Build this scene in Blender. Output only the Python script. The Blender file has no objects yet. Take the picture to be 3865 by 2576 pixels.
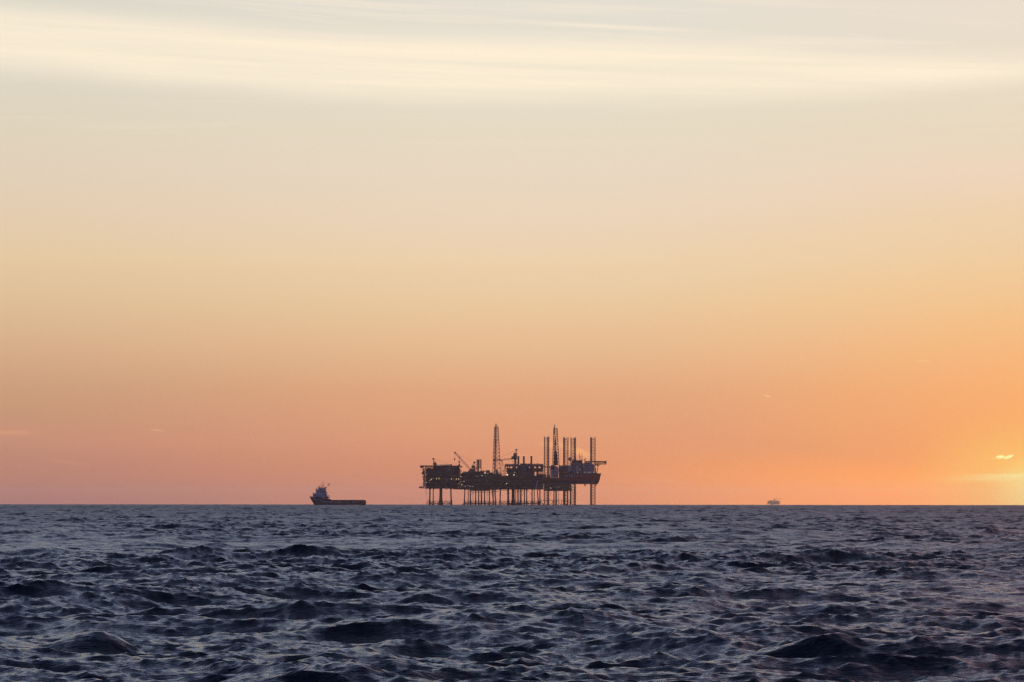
import bpy, math, random
import numpy as np
from mathutils import Vector

random.seed(7)
scene = bpy.context.scene
col = scene.collection
R_ = math.radians

# ------------------------------------------------------------------ scale
FPX = 3865 * 100.0 / 36.0          # a 100 mm lens over the 3865 px wide photograph
CAM_H = 4.0                        # eye height above the sea
EARTH = 6371000.0
EYE = 1894.4                       # row of the photograph at eye level (horizon lies a little lower)
CX = 1932.5


def sea_z(d):
    return -d * d / (2 * EARTH)


def srgb(r, g, b):
    def f(c):
        c /= 255.0
        return c / 12.92 if c <= 0.04045 else ((c + 0.055) / 1.055) ** 2.4
    return (f(r), f(g), f(b))


# ------------------------------------------------------------------ materials
def new_mat(name):
    m = bpy.data.materials.new(name)
    m.use_nodes = True
    nt = m.node_tree
    return m, nt, nt.nodes['Principled BSDF']


def paint(name, c, rough=0.55, var=0.35, scale=0.35, rust=0.0, metallic=0.0):
    """weathered paint: two noises vary the colour, a stretched one lays rust streaks"""
    m, nt, b = new_mat(name)
    tc = nt.nodes.new('ShaderNodeTexCoord')
    n1 = nt.nodes.new('ShaderNodeTexNoise')
    n1.inputs['Scale'].default_value = scale
    n1.inputs['Detail'].default_value = 6
    nt.links.new(tc.outputs['Object'], n1.inputs['Vector'])
    r = nt.nodes.new('ShaderNodeValToRGB')
    r.color_ramp.elements[0].position = 0.3
    r.color_ramp.elements[1].position = 0.72
    r.color_ramp.elements[0].color = (*[x * (1 - var) for x in c], 1)
    r.color_ramp.elements[1].color = (*[min(1, x * (1 + var)) for x in c], 1)
    nt.links.new(n1.outputs['Fac'], r.inputs['Fac'])
    out = r.outputs['Color']
    if rust > 0:
        mp = nt.nodes.new('ShaderNodeMapping')
        mp.inputs['Scale'].default_value = (0.9, 0.9, 0.08)
        nt.links.new(tc.outputs['Object'], mp.inputs['Vector'])
        n2 = nt.nodes.new('ShaderNodeTexNoise')
        n2.inputs['Scale'].default_value = 1.0
        n2.inputs['Detail'].default_value = 5
        nt.links.new(mp.outputs['Vector'], n2.inputs['Vector'])
        r2 = nt.nodes.new('ShaderNodeValToRGB')
        r2.color_ramp.elements[0].position = 0.52
        r2.color_ramp.elements[1].position = 0.68
        r2.color_ramp.elements[0].color = (0, 0, 0, 1)
        r2.color_ramp.elements[1].color = (rust, rust, rust, 1)
        nt.links.new(n2.outputs['Fac'], r2.inputs['Fac'])
        mx = nt.nodes.new('ShaderNodeMix')
        mx.data_type = 'RGBA'
        nt.links.new(r2.outputs['Color'], mx.inputs['Factor'])
        nt.links.new(out, mx.inputs['A'])
        mx.inputs['B'].default_value = (0.10, 0.035, 0.015, 1)
        out = mx.outputs['Result']
    nt.links.new(out, b.inputs['Base Color'])
    b.inputs['Roughness'].default_value = rough
    b.inputs['Metallic'].default_value = metallic
    return m


def lamp_mat(name, c, s):
    m, nt, b = new_mat(name)
    b.inputs['Base Color'].default_value = (0.5, 0.5, 0.5, 1)
    b.inputs['Emission Color'].default_value = (*c, 1)
    b.inputs['Emission Strength'].default_value = s
    n = nt.nodes.new('ShaderNodeTexNoise')
    n.inputs['Scale'].default_value = 3.0
    mr = nt.nodes.new('ShaderNodeMapRange')
    mr.inputs['To Min'].default_value = s * 0.8
    mr.inputs['To Max'].default_value = s * 1.2
    nt.links.new(n.outputs['Fac'], mr.inputs['Value'])
    nt.links.new(mr.outputs['Result'], b.inputs['Emission Strength'])
    return m


M = dict(
    steel=paint('dark_steel', (0.11, 0.088, 0.125), 0.6, rust=0.2),
    deck=paint('deck_steel', (0.07, 0.07, 0.095), 0.7, rust=0.15),
    module=paint('module_cladding', (0.128, 0.098, 0.14), 0.6, rust=0.22),
    grey=paint('grey_paint', (0.20, 0.21, 0.26), 0.5, rust=0.25),
    white=paint('white_paint', (0.66, 0.66, 0.68), 0.45, var=0.15, rust=0.25),
    offwhite=paint('aged_white_paint', (0.40, 0.40, 0.43), 0.5, var=0.25, rust=0.35),
    red=paint('red_hull_paint', (0.36, 0.03, 0.06), 0.5, var=0.2, rust=0.15),
    darkred=paint('dark_red_paint', (0.17, 0.03, 0.055), 0.5, var=0.3, rust=0.15),
    navy=paint('dark_hull_paint', (0.034, 0.042, 0.095), 0.5, var=0.3, rust=0.1),
    orange=paint('orange_lifeboat_paint', (0.42, 0.10, 0.03), 0.45, var=0.2),
    rust=paint('rust_brown_paint', (0.17, 0.07, 0.04), 0.65, rust=0.6),
    glass=paint('dark_glass', (0.015, 0.017, 0.02), 0.12, var=0.2),
    wood=paint('deck_timber', (0.14, 0.09, 0.06), 0.7, var=0.3),
    concrete=paint('pile_grout', (0.085, 0.085, 0.11), 0.75, rust=0.25),
    lw=lamp_mat('white_lamp_glow', (1.0, 0.93, 0.74), 0.65),
    ld=lamp_mat('dim_lamp_glow', (1.0, 0.95, 0.80), 0.2),
    ly=lamp_mat('amber_lamp_glow', (1.0, 0.60, 0.16), 0.8),
    lb=lamp_mat('bright_lamp_glow', (1.0, 0.80, 0.42), 2.0),
    lc=lamp_mat('cool_lamp_glow', (0.86, 1.0, 0.92), 0.42),
)


# ------------------------------------------------------------------ mesh builder
class MB:
    def __init__(s):
        s.v, s.f, s.mi = [], [], []

    def add(s, vs, fs, m=0):
        o = len(s.v)
        s.v += [tuple(p) for p in vs]
        s.f += [tuple(i + o for i in f) for f in fs]
        s.mi += [m] * len(fs)
        return s

    def hexa(s, p, m=0):
        return s.add(p, [(0, 3, 2, 1), (4, 5, 6, 7), (0, 1, 5, 4), (1, 2, 6, 5), (2, 3, 7, 6), (3, 0, 4, 7)], m)

    def box(s, x0, x1, y0, y1, z0, z1, m=0):
        if x0 > x1: x0, x1 = x1, x0
        if y0 > y1: y0, y1 = y1, y0
        if z0 > z1: z0, z1 = z1, z0
        return s.hexa([(x0, y0, z0), (x1, y0, z0), (x1, y1, z0), (x0, y1, z0),
                       (x0, y0, z1), (x1, y0, z1), (x1, y1, z1), (x0, y1, z1)], m)

    def tube(s, p, q, r, r2=None, n=8, m=0):
        p, q = Vector(p), Vector(q)
        r2 = r if r2 is None else r2
        d = (q - p)
        if d.length < 1e-6:
            return s
        d.normalize()
        a = d.orthogonal().normalized()
        b = d.cross(a)
        vs = []
        for c, rr in ((p, r), (q, r2)):
            for i in range(n):
                t = 2 * math.pi * i / n
                vs.append(c + a * (rr * math.cos(t)) + b * (rr * math.sin(t)))
        fs = [(i, (i + 1) % n, n + (i + 1) % n, n + i) for i in range(n)]
        fs += [tuple(range(n - 1, -1, -1)), tuple(range(n, 2 * n))]
        return s.add(vs, fs, m)

    def path(s, pts, r, n=8, m=0):
        rs = r if isinstance(r, (list, tuple)) else [r] * len(pts)
        for i in range(len(pts) - 1):
            s.tube(pts[i], pts[i + 1], rs[i], rs[i + 1], n, m)
        return s

    def prism(s, poly, y0, y1, m=0):
        n = len(poly)
        vs = [(x, y0, z) for x, z in poly] + [(x, y1, z) for x, z in poly]
        fs = [(i, (i + 1) % n, n + (i + 1) % n, n + i) for i in range(n)]
        fs += [tuple(range(n - 1, -1, -1)), tuple(range(n, 2 * n))]
        return s.add(vs, fs, m)

    def sphere(s, c, r, n=14, k=9, m=0, sz=1.0):
        c = Vector(c)
        vs = [c + Vector((0, 0, -r * sz))]
        for j in range(1, k):
            t = math.pi * j / k
            for i in range(n):
                p = 2 * math.pi * i / n
                vs.append(c + Vector((r * math.sin(t) * math.cos(p), r * math.sin(t) * math.sin(p), -r * sz * math.cos(t))))
        vs.append(c + Vector((0, 0, r * sz)))
        fs = [(0, 1 + (i + 1) % n, 1 + i) for i in range(n)]
        for j in range(k - 2):
            for i in range(n):
                a, b = 1 + j * n + i, 1 + j * n + (i + 1) % n
                fs.append((a, b, b + n, a + n))
        l = len(vs) - 1
        fs += [(1 + (k - 2) * n + i, 1 + (k - 2) * n + (i + 1) % n, l) for i in range(n)]
        return s.add(vs, fs, m)

    def torus(s, c, r, t, n=16, k=6, m=0):
        """ring standing in the xz plane"""
        c = Vector(c)
        vs, fs = [], []
        for i in range(n):
            a = 2 * math.pi * i / n
            for j in range(k):
                b = 2 * math.pi * j / k
                rr = r + t * math.cos(b)
                vs.append(c + Vector((rr * math.cos(a), t * math.sin(b), rr * math.sin(a))))
        for i in range(n):
            for j in range(k):
                fs.append((i * k + j, ((i + 1) % n) * k + j, ((i + 1) % n) * k + (j + 1) % k, i * k + (j + 1) % k))
        return s.add(vs, fs, m)

    def rail(s, pts, h=1.1, gap=2.0, r=0.05):
        """handrail along a polyline"""
        for a, b in zip(pts[:-1], pts[1:]):
            a, b = Vector(a), Vector(b)
            n = max(1, int((b - a).length / gap))
            for t in (0.5, 1.0):
                s.tube(a + Vector((0, 0, h * t)), b + Vector((0, 0, h * t)), r, n=4)
            for i in range(n + 1):
                p = a.lerp(b, i / n)
                s.tube(p, p + Vector((0, 0, h)), r, n=4)
        return s

    def build(s, name, mats, parent=None, smooth=False):
        if not isinstance(mats, (list, tuple)):
            mats = [mats]
        me = bpy.data.meshes.new(name)
        root = parent
        while root is not None and root.parent is not None:
            root = root.parent
        off = root.location if root is not None else Vector((0, 0, 0))
        me.from_pydata([(x - off.x, y - off.y, z - off.z) for x, y, z in s.v], [], s.f)
        for m in mats:
            me.materials.append(m)
        me.polygons.foreach_set('material_index', s.mi)
        if smooth:
            me.polygons.foreach_set('use_smooth', [True] * len(me.polygons))
        me.update()
        o = bpy.data.objects.new(name, me)
        col.objects.link(o)
        if parent is not None:
            o.parent = parent
        return o


def thing(name, label, cat, loc, group=None):
    o = bpy.data.objects.new(name, None)
    o.empty_display_size = 5
    col.objects.link(o)
    o.location = loc
    o['label'] = label
    o['category'] = cat
    if group:
        o['group'] = group
    return o


class Site:
    """places things of one structure: measures (photo column, photo row) become metres at distance d"""
    def __init__(s, d):
        s.d = d
        s.k = d / FPX

    def x(s, px): return (px - CX) * s.k

    def z(s, py): return CAM_H - (py - EYE) * s.k

    def p(s, px, py, y): return Vector((s.x(px), y, s.z(py)))


# ------------------------------------------------------------------ shared sub-assemblies
def lamps(S, root, spots, y, kind='lw', size=0.62):
    """a lamp on a bracket: housing and lens in one mesh, lens towards the boat"""
    for px, py in spots:
        x, z = S.x(px), S.z(py)
        w = 0.8 * size * random.uniform(0.85, 1.1)
        b = MB()
        b.tube((x, y + 0.9, z + 0.2), (x, y + 0.35, z + 0.2), 0.06, n=5)
        b.box(x - w * 0.65, x + w * 0.65, y, y + 0.4, z - w * 0.5, z + w * 0.62)
        b.box(x - w * 0.55, x + w * 0.55, y - 0.06, y - 0.002, z - w * 0.42, z + w * 0.5, 1)
        b.build('lamp', [M['steel'], M[kind]], root)


def lit_windows(S, root, spots, y, kind='ly'):
    for px, py in spots:
        x, z = S.x(px), S.z(py)
        b = MB()
        for a, c in ((x - 0.5, x - 0.42), (x + 0.42, x + 0.5)):
            b.box(a, c, y - 0.1, y + 0.1, z - 0.95, z + 0.95)
        b.box(x - 0.42, x + 0.42, y - 0.1, y + 0.1, z + 0.87, z + 0.95)
        b.box(x - 0.42, x + 0.42, y - 0.1, y + 0.1, z - 0.95, z - 0.87)
        b.box(x - 0.42, x + 0.42, y - 0.1, y + 0.1, z - 0.05, z + 0.05)
        f = b.build('window', M['steel'], root)
        MB().box(x - 0.41, x + 0.41, y - 0.03, y + 0.03, z - 0.86, z + 0.86).build('pane', M[kind], f)


def jacket_leg(S, root, px, ytop_px, y, w=3.6, bend=0.0, flare=1.45, mat='concrete'):
    """tubular leg from under the deck down below the sea, with the wider lower can"""
    r = w * S.k * 0.54
    z1, zk, zb = S.z(ytop_px), S.z(1884), sea_z(S.d) - 7
    x = S.x(px)
    xb = x + bend * S.k
    b = MB()
    b.path([(x, y, z1 + 0.5), (x, y, S.z(1868)), (xb * 0.7 + x * 0.3, y, zk), (xb, y, S.z(1898)), (xb, y, zb)],
           [r, r, r * 1.05, r * flare, r * flare], n=14)
    b.tube((x, y, z1 - 0.1), (x, y, z1 - 1.0), r * 1.25, n=14)
    b.tube((xb, y, S.z(1894)), (xb, y, S.z(1895.3)), r * flare * 1.22, n=14)
    b.build('leg', M[mat], root, smooth=False)


def walkway(S, root, px0, px1, y, row=1893.5):
    """low service walkway between the legs, with guard posts and knee braces into the sea"""
    z = S.z(row)
    x0, x1 = S.x(px0), S.x(px1)
    b = MB()
    b.box(x0, x1, y - 0.7, y + 0.7, z - 0.45, z)
    n = max(2, int((x1 - x0) / 1.15))
    for i in range(n + 1):
        xx = x0 + (x1 - x0) * i / n + random.uniform(-0.3, 0.3)
        h = random.choice([1.2, 1.3, 1.6, 2.1, 2.7, 1.0])
        b.tube((xx, y - 0.6, z), (xx, y - 0.6, z + h), 0.09, n=4)
    b.tube((x0, y - 0.6, z + 1.1), (x1, y - 0.6, z + 1.1), 0.05, n=4)
    b.build('walkway', M['steel'], root)


def brace(S, root, p, q, y, r=0.3, name='brace'):
    MB().tube(S.p(p[0], p[1], y), S.p(q[0], q[1], y), r, n=8).build(name, M['steel'], root)


def knees(S, root, pxs, y, row=1896):
    """diagonal members that leave each leg just above the water"""
    for px, dx in pxs:
        brace(S, root, (px, row), (px + dx, row + 13), y, 0.28)


def lattice_boom(b, p, q, w0, w1, n, up=Vector((0, 0, 1)), r=0.14, rb=0.08):
    """four-chord crane boom from p (width w0) to q (width w1)"""
    p, q = Vector(p), Vector(q)
    d = (q - p).normalized()
    side = d.cross(up).normalized()
    nrm = side.cross(d).normalized()

    def c(t, i):
        w = (w0 + (w1 - w0) * t) / 2
        sx, sn = ((-1, -1), (1, -1), (1, 1), (-1, 1))[i]
        return p.lerp(q, t) + side * (w * sx) + nrm * (w * sn)
    for i in range(4):
        b.tube(c(0, i), c(1, i), r, n=5)
    for j in range(n):
        t0, t1 = j / n, (j + 1) / n
        for i in range(4):
            k = (i + 1) % 4
            b.tube(c(t0, i), c(t0, k), rb, n=4)
            if (j + i) % 2:
                b.tube(c(t0, i), c(t1, k), rb, n=4)
            else:
                b.tube(c(t0, k), c(t1, i), rb, n=4)
    return b


def lattice_tower(b, c0, h, w0, d0, c1, w1, d1, n, r=0.2, rb=0.1, cross=True):
    """four-legged lattice tower, base centre c0 and top centre c1"""
    c0, c1 = Vector(c0), Vector(c1)

    def c(t, i):
        sx, sy = ((-1, -1), (1, -1), (1, 1), (-1, 1))[i]
        w, d = (w0 + (w1 - w0) * t) / 2, (d0 + (d1 - d0) * t) / 2
        return c0.lerp(c1, t) + Vector((sx * w, sy * d, 0))
    # bays get shorter towards the top
    ts = [0.0]
    for j in range(n):
        ts.append(ts[-1] + (1.0 + (w1 / w0 - 1.0) * (j / n)))
    ts = [t / ts[-1] for t in ts]
    for i in range(4):
        b.tube(c(0, i), c(1, i), r, n=6)
    for j in range(n):
        t0, t1 = ts[j], ts[j + 1]
        for i in range(4):
            k = (i + 1) % 4
            b.tube(c(t1, i), c(t1, k), rb, n=4)
            b.tube(c(t0, i), c(t1, k), rb, n=4)
            if cross:
                b.tube(c(t0, k), c(t1, i), rb, n=4)
    return b


def clutter(S, root, px0, px1, row, y0, y1, n, hmin=0.6, hmax=2.6):
    """small deck equipment: vessels, lockers and vent pipes, each a part"""
    for i in range(n):
        x = S.x(random.uniform(px0, px1))
        y = random.uniform(y0, y1)
        z = S.z(row)
        h = random.uniform(hmin, hmax)
        t = random.random()
        b = MB()
        if t < 0.35:
            b.tube((x, y, z), (x, y, z + h * 1.3), 0.16, n=6)
            b.tube((x, y, z + h * 1.3), (x + 0.5, y, z + h * 1.3 + 0.12), 0.16, n=6)
            b.tube((x, y, z), (x, y, z + 0.15), 0.4, n=8)
            b.build('vent_pipe', M['steel'], root)
        elif t < 0.7:
            w = random.uniform(0.8, 2.2)
            b.box(x - w, x + w, y - 0.8, y + 0.8, z + 0.15, z + h * 0.7)
            b.box(x - w - 0.1, x + w + 0.1, y - 0.9, y + 0.9, z + h * 0.7 + 0.003, z + h * 0.7 + 0.12)
            for sx in (-1, 1):
                b.box(x + sx * w * 0.8 - 0.1, x + sx * w * 0.8 + 0.1, y - 0.7, y + 0.7, z, z + 0.147)
            b.build('locker', M[random.choice(['module', 'grey', 'steel'])], root)
        else:
            w = random.uniform(1.0, 2.4)
            r = h * 0.32
            b.tube((x - w, y, z + r + 0.4), (x + w, y, z + r + 0.4), r, n=12)
            b.tube((x - w - r * 0.5, y, z + r + 0.4), (x - w, y, z + r + 0.4), r * 0.4, r, n=12)
            b.tube((x + w, y, z + r + 0.4), (x + w + r * 0.5, y, z + r + 0.4), r, r * 0.4, n=12)
            for sx in (-0.6, 0.6):
                b.box(x + sx * w - 0.15, x + sx * w + 0.15, y - r * 0.7, y + r * 0.7, z, z + 0.5)
            b.build('vessel', M[random.choice(['module', 'grey', 'steel'])], root)


def storeys(S, root, px0, px1, rows, y0, y1, front=1.6, wall_gaps=(), bays=7):
    """decks at the given rows with columns, handrails, machinery bays and cladding set back from the edge"""
    x0, x1 = S.x(px0), S.x(px1)
    zs = [S.z(r) for r in rows]
    for z in zs:
        b = MB()
        b.box(x0, x1, y0, y1, z - 0.55, z)
        n = max(3, int((x1 - x0) / 6))
        for i in range(n + 1):                     # edge beams under the plating
            xx = x0 + 0.2 + (x1 - x0 - 0.4) * i / n
            b.box(xx - 0.15, xx + 0.15, y0 + 0.1, y1 - 0.1, z - 1.1, z - 0.553)
        b.build('deck', M['deck'], root)
        rb = MB().rail([(x0 + 0.15, y1 - 0.15, z), (x0 + 0.15, y0 + 0.15, z), (x1 - 0.15, y0 + 0.15, z), (x1 - 0.15, y1 - 0.15, z)])
        rb.build('railing', M['steel'], root)
    for (za, zb) in zip(zs[1:], zs[:-1]):          # za below, zb above
        top = zb - 1.1
        b = MB()
        for i in range(bays + 1):
            xx = x0 + 0.6 + (x1 - x0 - 1.2) * i / bays
            b.box(xx - 0.3, xx + 0.3, y0 + 0.35, y0 + 0.95, za, top)
            b.box(xx - 0.3, xx + 0.3, y1 - 0.95, y1 - 0.35, za, top)
            if i < bays and random.random() < 0.5:
                x2 = x0 + 0.6 + (x1 - x0 - 1.2) * (i + 1) / bays
                b.tube((xx + 0.3, y0 + 0.65, za), (x2 - 0.3, y0 + 0.65, top), 0.18, n=6)
        for yy in (y0 + 0.65, y1 - 0.65):
            b.box(x0 + 0.4, x1 - 0.4, yy - 0.2, yy + 0.2, top - 0.45, top - 0.05)
        for xx in (x0 + 0.6, x1 - 0.6):
            b.box(xx - 0.2, xx + 0.2, y0 + 0.5, y1 - 0.5, top - 0.43, top - 0.07)
        b.build('deck_frame', M['steel'], root)
        for i in range(bays):
            xa = x0 + 0.6 + (x1 - x0 - 1.2) * i / bays + 0.4
            xb = x0 + 0.6 + (x1 - x0 - 1.2) * (i + 1) / bays - 0.4
            # machinery in front of the wall
            t = random.random()
            yy = y0 + front + 0.6
            if t < 0.4:
                r = min(1.3, (top - za) * 0.3)
                v = MB()
                v.tube((xa + 0.5, yy + r, za + r + 0.5), (xb - 0.5, yy + r, za + r + 0.5), r, n=12)
                v.tube((xa + 0.2, yy + r, za + r + 0.5), (xa + 0.5, yy + r, za + r + 0.5), r * 0.5, r, n=12)
                v.tube((xb - 0.5, yy + r, za + r + 0.5), (xb - 0.2, yy + r, za + r + 0.5), r, r * 0.5, n=12)
                for q in (0.25, 0.75):
                    xs = xa + (xb - xa) * q
                    v.box(xs - 0.15, xs + 0.15, yy + 0.3, yy + 2 * r - 0.3, za, za + 0.8)
                v.build('vessel', M[random.choice(['module', 'grey', 'rust'])], root)
            elif t < 0.75:
                v = MB()
                h = (top - za) * random.uniform(0.45, 0.8)
                v.box(xa + 0.3, xb - 0.3, yy, yy + 2.2, za + 0.2, za + h)
                for q in range(4):
                    xs = xa + 0.3 + (xb - xa - 0.6) * (q + 0.5) / 4
                    v.box(xs - 0.08, xs + 0.08, yy - 0.08, yy - 0.002, za + 0.3, za + h - 0.1)
                v.box(xa + 0.5, xb - 0.5, yy + 0.2, yy + 2.0, za, za + 0.197)
                v.build('machinery_housing', M[random.choice(['module', 'grey', 'steel', 'rust'])], root)
            else:
                v = MB()
                for q in range(3):
                    zz = za + (top - za) * (0.3 + 0.22 * q)
                    v.tube((xa, yy + 0.3 * q, zz), (xb, yy + 0.3 * q, zz), 0.18, n=6)
                    v.tube((xa + 0.3, yy, zz), (xa + 0.3, yy + 0.7, zz), 0.12, n=5)
                    v.tube((xa + (xb - xa) * (0.2 + 0.3 * q), yy + 0.3 * q, za), (xa + (xb - xa) * (0.2 + 0.3 * q), yy + 0.3 * q, zz), 0.18, n=6)
                v.build('pipework', M['grey'], root)
            # cladding, left out where the photo shows sky through the deck
            mid = (xa + xb) / 2
            if any(S.x(g0) < mid < S.x(g1) and S.z(h1) < (za + top) / 2 < S.z(h0) for g0, g1, h0, h1 in wall_gaps):
                continue
            w = MB()
            yw = y0 + front + 3.4
            w.box(xa - 0.4, xb + 0.4, yw, yw + 0.25, za, zb - 0.56)
            for q in range(6):
                xs = xa + (xb - xa) * (q + 0.5) / 6
                w.box(xs - 0.06, xs + 0.06, yw - 0.07, yw - 0.002, za + 0.05, top - 0.05)
            w.build('cladding_panel', M[random.choice(['module', 'module', 'steel'])], root)


# ================================================================== SEA
def ocean_tile(N, L, seed, lam_p, hs, wind, lmin, lmax, s=2.0, expo=4.0):
    rng = np.random.default_rng(seed)
    k1 = np.fft.fftfreq(N, d=L / N) * 2 * np.pi
    kx, ky = np.meshgrid(k1, k1, indexing='xy')
    k = np.hypot(kx, ky)
    k[0, 0] = 1
    kp = 2 * np.pi / lam_p
    th = np.arctan2(ky, kx) - wind
    S = k ** -expo * np.exp(-1.25 * (kp / k) ** 2) * (0.06 + np.abs(np.cos(th / 2)) ** (2 * s))
    S[(k < 2 * np.pi / lmax)] = 0
    S *= np.exp(-(k * lmin / (2 * np.pi)) ** 4)
    S[0, 0] = 0
    H = np.sqrt(S) * (rng.standard_normal((N, N)) + 1j * rng.standard_normal((N, N)))
    h = np.fft.ifft2(H).real
    dx = np.fft.ifft2(-1j * kx / k * H).real
    dy = np.fft.ifft2(-1j * ky / k * H).real
    sc = hs / 4 / h.std()
    return [np.ascontiguousarray((a * sc).astype(np.float32)) for a in (h, dx, dy)]


def sample(tile, L, x, y):
    N = tile[0].shape[0]
    u = (x / L) % 1.0 * N
    v = (y / L) % 1.0 * N
    i0 = np.floor(u).astype(np.int32)
    j0 = np.floor(v).astype(np.int32)
    fu = (u - i0).astype(np.float32)
    fv = (v - j0).astype(np.float32)
    i0 %= N; j0 %= N
    i1 = (i0 + 1) % N; j1 = (j0 + 1) % N
    out = []
    for a in tile:
        out.append((a[j0, i0] * (1 - fu) + a[j0, i1] * fu) * (1 - fv) + (a[j1, i0] * (1 - fu) + a[j1, i1] * fu) * fv)
    return out


# waves that stand out in the photograph: column, row of the foot, width px, height m
CRESTS = [(330, 2474, 600, 0.78), (3000, 2476, 820, 0.74), (3040, 2003, 190, 0.65), (3260, 2022, 150, 0.5),
          (2720, 2066, 280, 0.45), (1920, 1990, 130, 0.55), (2060, 2230, 330, 0.35), (930, 2240, 230, 0.3)]


def build_sea():
    # rings: step grows with distance
    r = [6.0]
    while r[-1] < 40: r.append(r[-1] + 0.5)
    while r[-1] < 3200: r.append(r[-1] + 0.13 * max(0.75, r[-1] / 64) ** 0.74)
    while r[-1] < 8600: r.append(r[-1] + 2.3 * (r[-1] / 3200) ** 1.6)
    while r[-1] < 24000: r.append(r[-1] + 140)
    r = np.array(r)
    half = 13.5
    dense = np.linspace(-half, half, 900)
    side, st, a = [], 0.05, half
    while a < 178:
        st = min(st * 1.25, 0.4 if a < 62 else 4.0)
        a += st
        side.append(min(a, 179.9))
    side = np.array(side)
    ang = np.concatenate([-side[::-1], dense, side])
    A = np.radians(ang)
    nr, na = len(r), len(A)
    RR = np.repeat(r, na)
    AA = np.tile(A, nr)
    x = RR * np.sin(AA)
    y = RR * np.cos(AA)
    t1 = ocean_tile(2048, 131.0, 11, 11.0, 0.52, math.radians(-101), 0.16, 40, s=4.0, expo=3.55)
    t2 = ocean_tile(1024, 811.0, 5, 38.0, 0.95, math.radians(-80), 3.0, 140, s=5.0)
    c, s = math.cos(0.17), math.sin(0.17)
    h1, dx1, dy1 = sample(t1, 131.0, c * x * 0.78 - s * y, s * x * 0.78 + c * y)
    h2, dx2, dy2 = sample(t2, 811.0, x, y)
    # gusts: patches of rougher and smoother water
    t3 = ocean_tile(512, 640.0, 23, 120.0, 1.0, math.radians(-90), 20, 400, s=0.5)
    g = np.clip(1.0 + 0.9 * sample(t3, 640.0, x, y)[0], 0.65, 1.4)
    dA = np.radians(np.gradient(ang))
    fade = np.where(np.abs(AA) < math.radians(half), 1.0, np.clip(1.3 / (RR * np.tile(dA, nr)), 0.25, 1.0))
    h = (h1 * g + h2) * fade
    ch = 0.95
    ddx = ((c * dx1 + s * dy1) * g + dx2) * fade
    ddy = ((-s * dx1 + c * dy1) * g + dy2) * fade
    for px, py, w, am in CRESTS:
        d = CAM_H * FPX / (py - EYE)
        xc = (px - CX) / FPX * d
        sx = 0.36 * w * d / FPX
        sy = max(0.7, 1.25 * am)
        m = (np.abs(x - xc) < 4 * sx) & (np.abs(y - d - sy) < 6 * sy)
        u = (x[m] - xc) / sx
        v = (y[m] - d - sy * (0.9 + 0.18 * u * u)) / sy
        e = np.exp(-u * u)
        prof = np.where(v < 0, np.exp(-(v * 1.15) ** 2), np.exp(-(v * 0.62) ** 2))
        h[m] += am * e * prof * 0.9 - am * 0.22 * e * np.exp(-((v + 1.9) / 0.8) ** 2)
    X = x - ch * ddx
    Y = y - ch * ddy
    Z = h - RR * RR / (2 * EARTH)
    co = np.empty((nr * na, 3), np.float32)
    co[:, 0], co[:, 1], co[:, 2] = X, Y, Z
    i = np.arange(nr - 1)[:, None] * na
    j = np.arange(na)[None, :]
    j2 = (j + 1) % na
    q = np.stack([i + j, i + j2, i + na + j2, i + na + j], -1).reshape(-1, 4)
    # cap of the disc under the boat
    nv = nr * na
    co = np.concatenate([co, np.array([[0, 0, 0]], np.float32)])
    tri = np.stack([np.full(na, nv), (np.arange(na) + 1) % na, np.arange(na)], -1)
    me = bpy.data.meshes.new('sea')
    me.vertices.add(len(co))
    me.vertices.foreach_set('co', co.ravel())
    nl = q.size + tri.size
    me.loops.add(nl)
    # faces wind counter-clockwise from above: angle grows clockwise, so flip
    me.loops.foreach_set('vertex_index', np.concatenate([q[:, ::-1].ravel(), tri[:, ::-1].ravel()]).astype(np.int32))
    npoly = len(q) + len(tri)
    me.polygons.add(npoly)
    st = np.concatenate([np.arange(len(q)) * 4, q.size + np.arange(len(tri)) * 3]).astype(np.int32)
    me.polygons.foreach_set('loop_start', st)
    me.polygons.foreach_set('use_smooth', np.ones(npoly, bool))
    me.update(calc_edges=True)
    print('sea', nr, na, len(co))
    o = bpy.data.objects.new('sea', me)
    col.objects.link(o)
    o['kind'] = 'structure'
    # water
    m, nt, b = new_mat('sea_water')
    L = nt.links.new
    b.inputs['Base Color'].default_value = (0.006, 0.0100, 0.016, 1)
    b.inputs['IOR'].default_value = 1.333
    geo = nt.nodes.new('ShaderNodeNewGeometry')
    ln = nt.nodes.new('ShaderNodeVectorMath'); ln.operation = 'LENGTH'
    L(geo.outputs['Position'], ln.inputs[0])
    lg = nt.nodes.new('ShaderNodeMath'); lg.operation = 'LOGARITHM'
    lg.inputs[1].default_value = 10
    L(ln.outputs['Value'], lg.inputs[0])
    mr = nt.nodes.new('ShaderNodeMapRange')          # ripples finer than the mesh roughen the far water
    mr.inputs['From Min'].default_value = 1.9
    mr.inputs['From Max'].default_value = 3.3
    mr.inputs['To Min'].default_value = 0.17
    mr.inputs['To Max'].default_value = 0.46
    L(lg.outputs[0], mr.inputs['Value'])
    L(mr.outputs['Result'], b.inputs['Roughness'])
    mp = nt.nodes.new('ShaderNodeMapping')
    mp.inputs['Rotation'].default_value = (0, 0, 0.12)
    mp.inputs['Scale'].default_value = (0.55, 1.7, 1.0)
    L(geo.outputs['Position'], mp.inputs['Vector'])
    n1 = nt.nodes.new('ShaderNodeTexNoise')
    n1.inputs['Scale'].default_value = 3.4
    n1.inputs['Detail'].default_value = 5
    n1.inputs['Roughness'].default_value = 0.55
    n1.inputs['Distortion'].default_value = 0.6
    L(mp.outputs['Vector'], n1.inputs['Vector'])
    bp = nt.nodes.new('ShaderNodeBump')
    bp.inputs['Strength'].default_value = 1.0
    bp.inputs['Distance'].default_value = 0.12
    L(n1.outputs['Fac'], bp.inputs['Height'])
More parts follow.
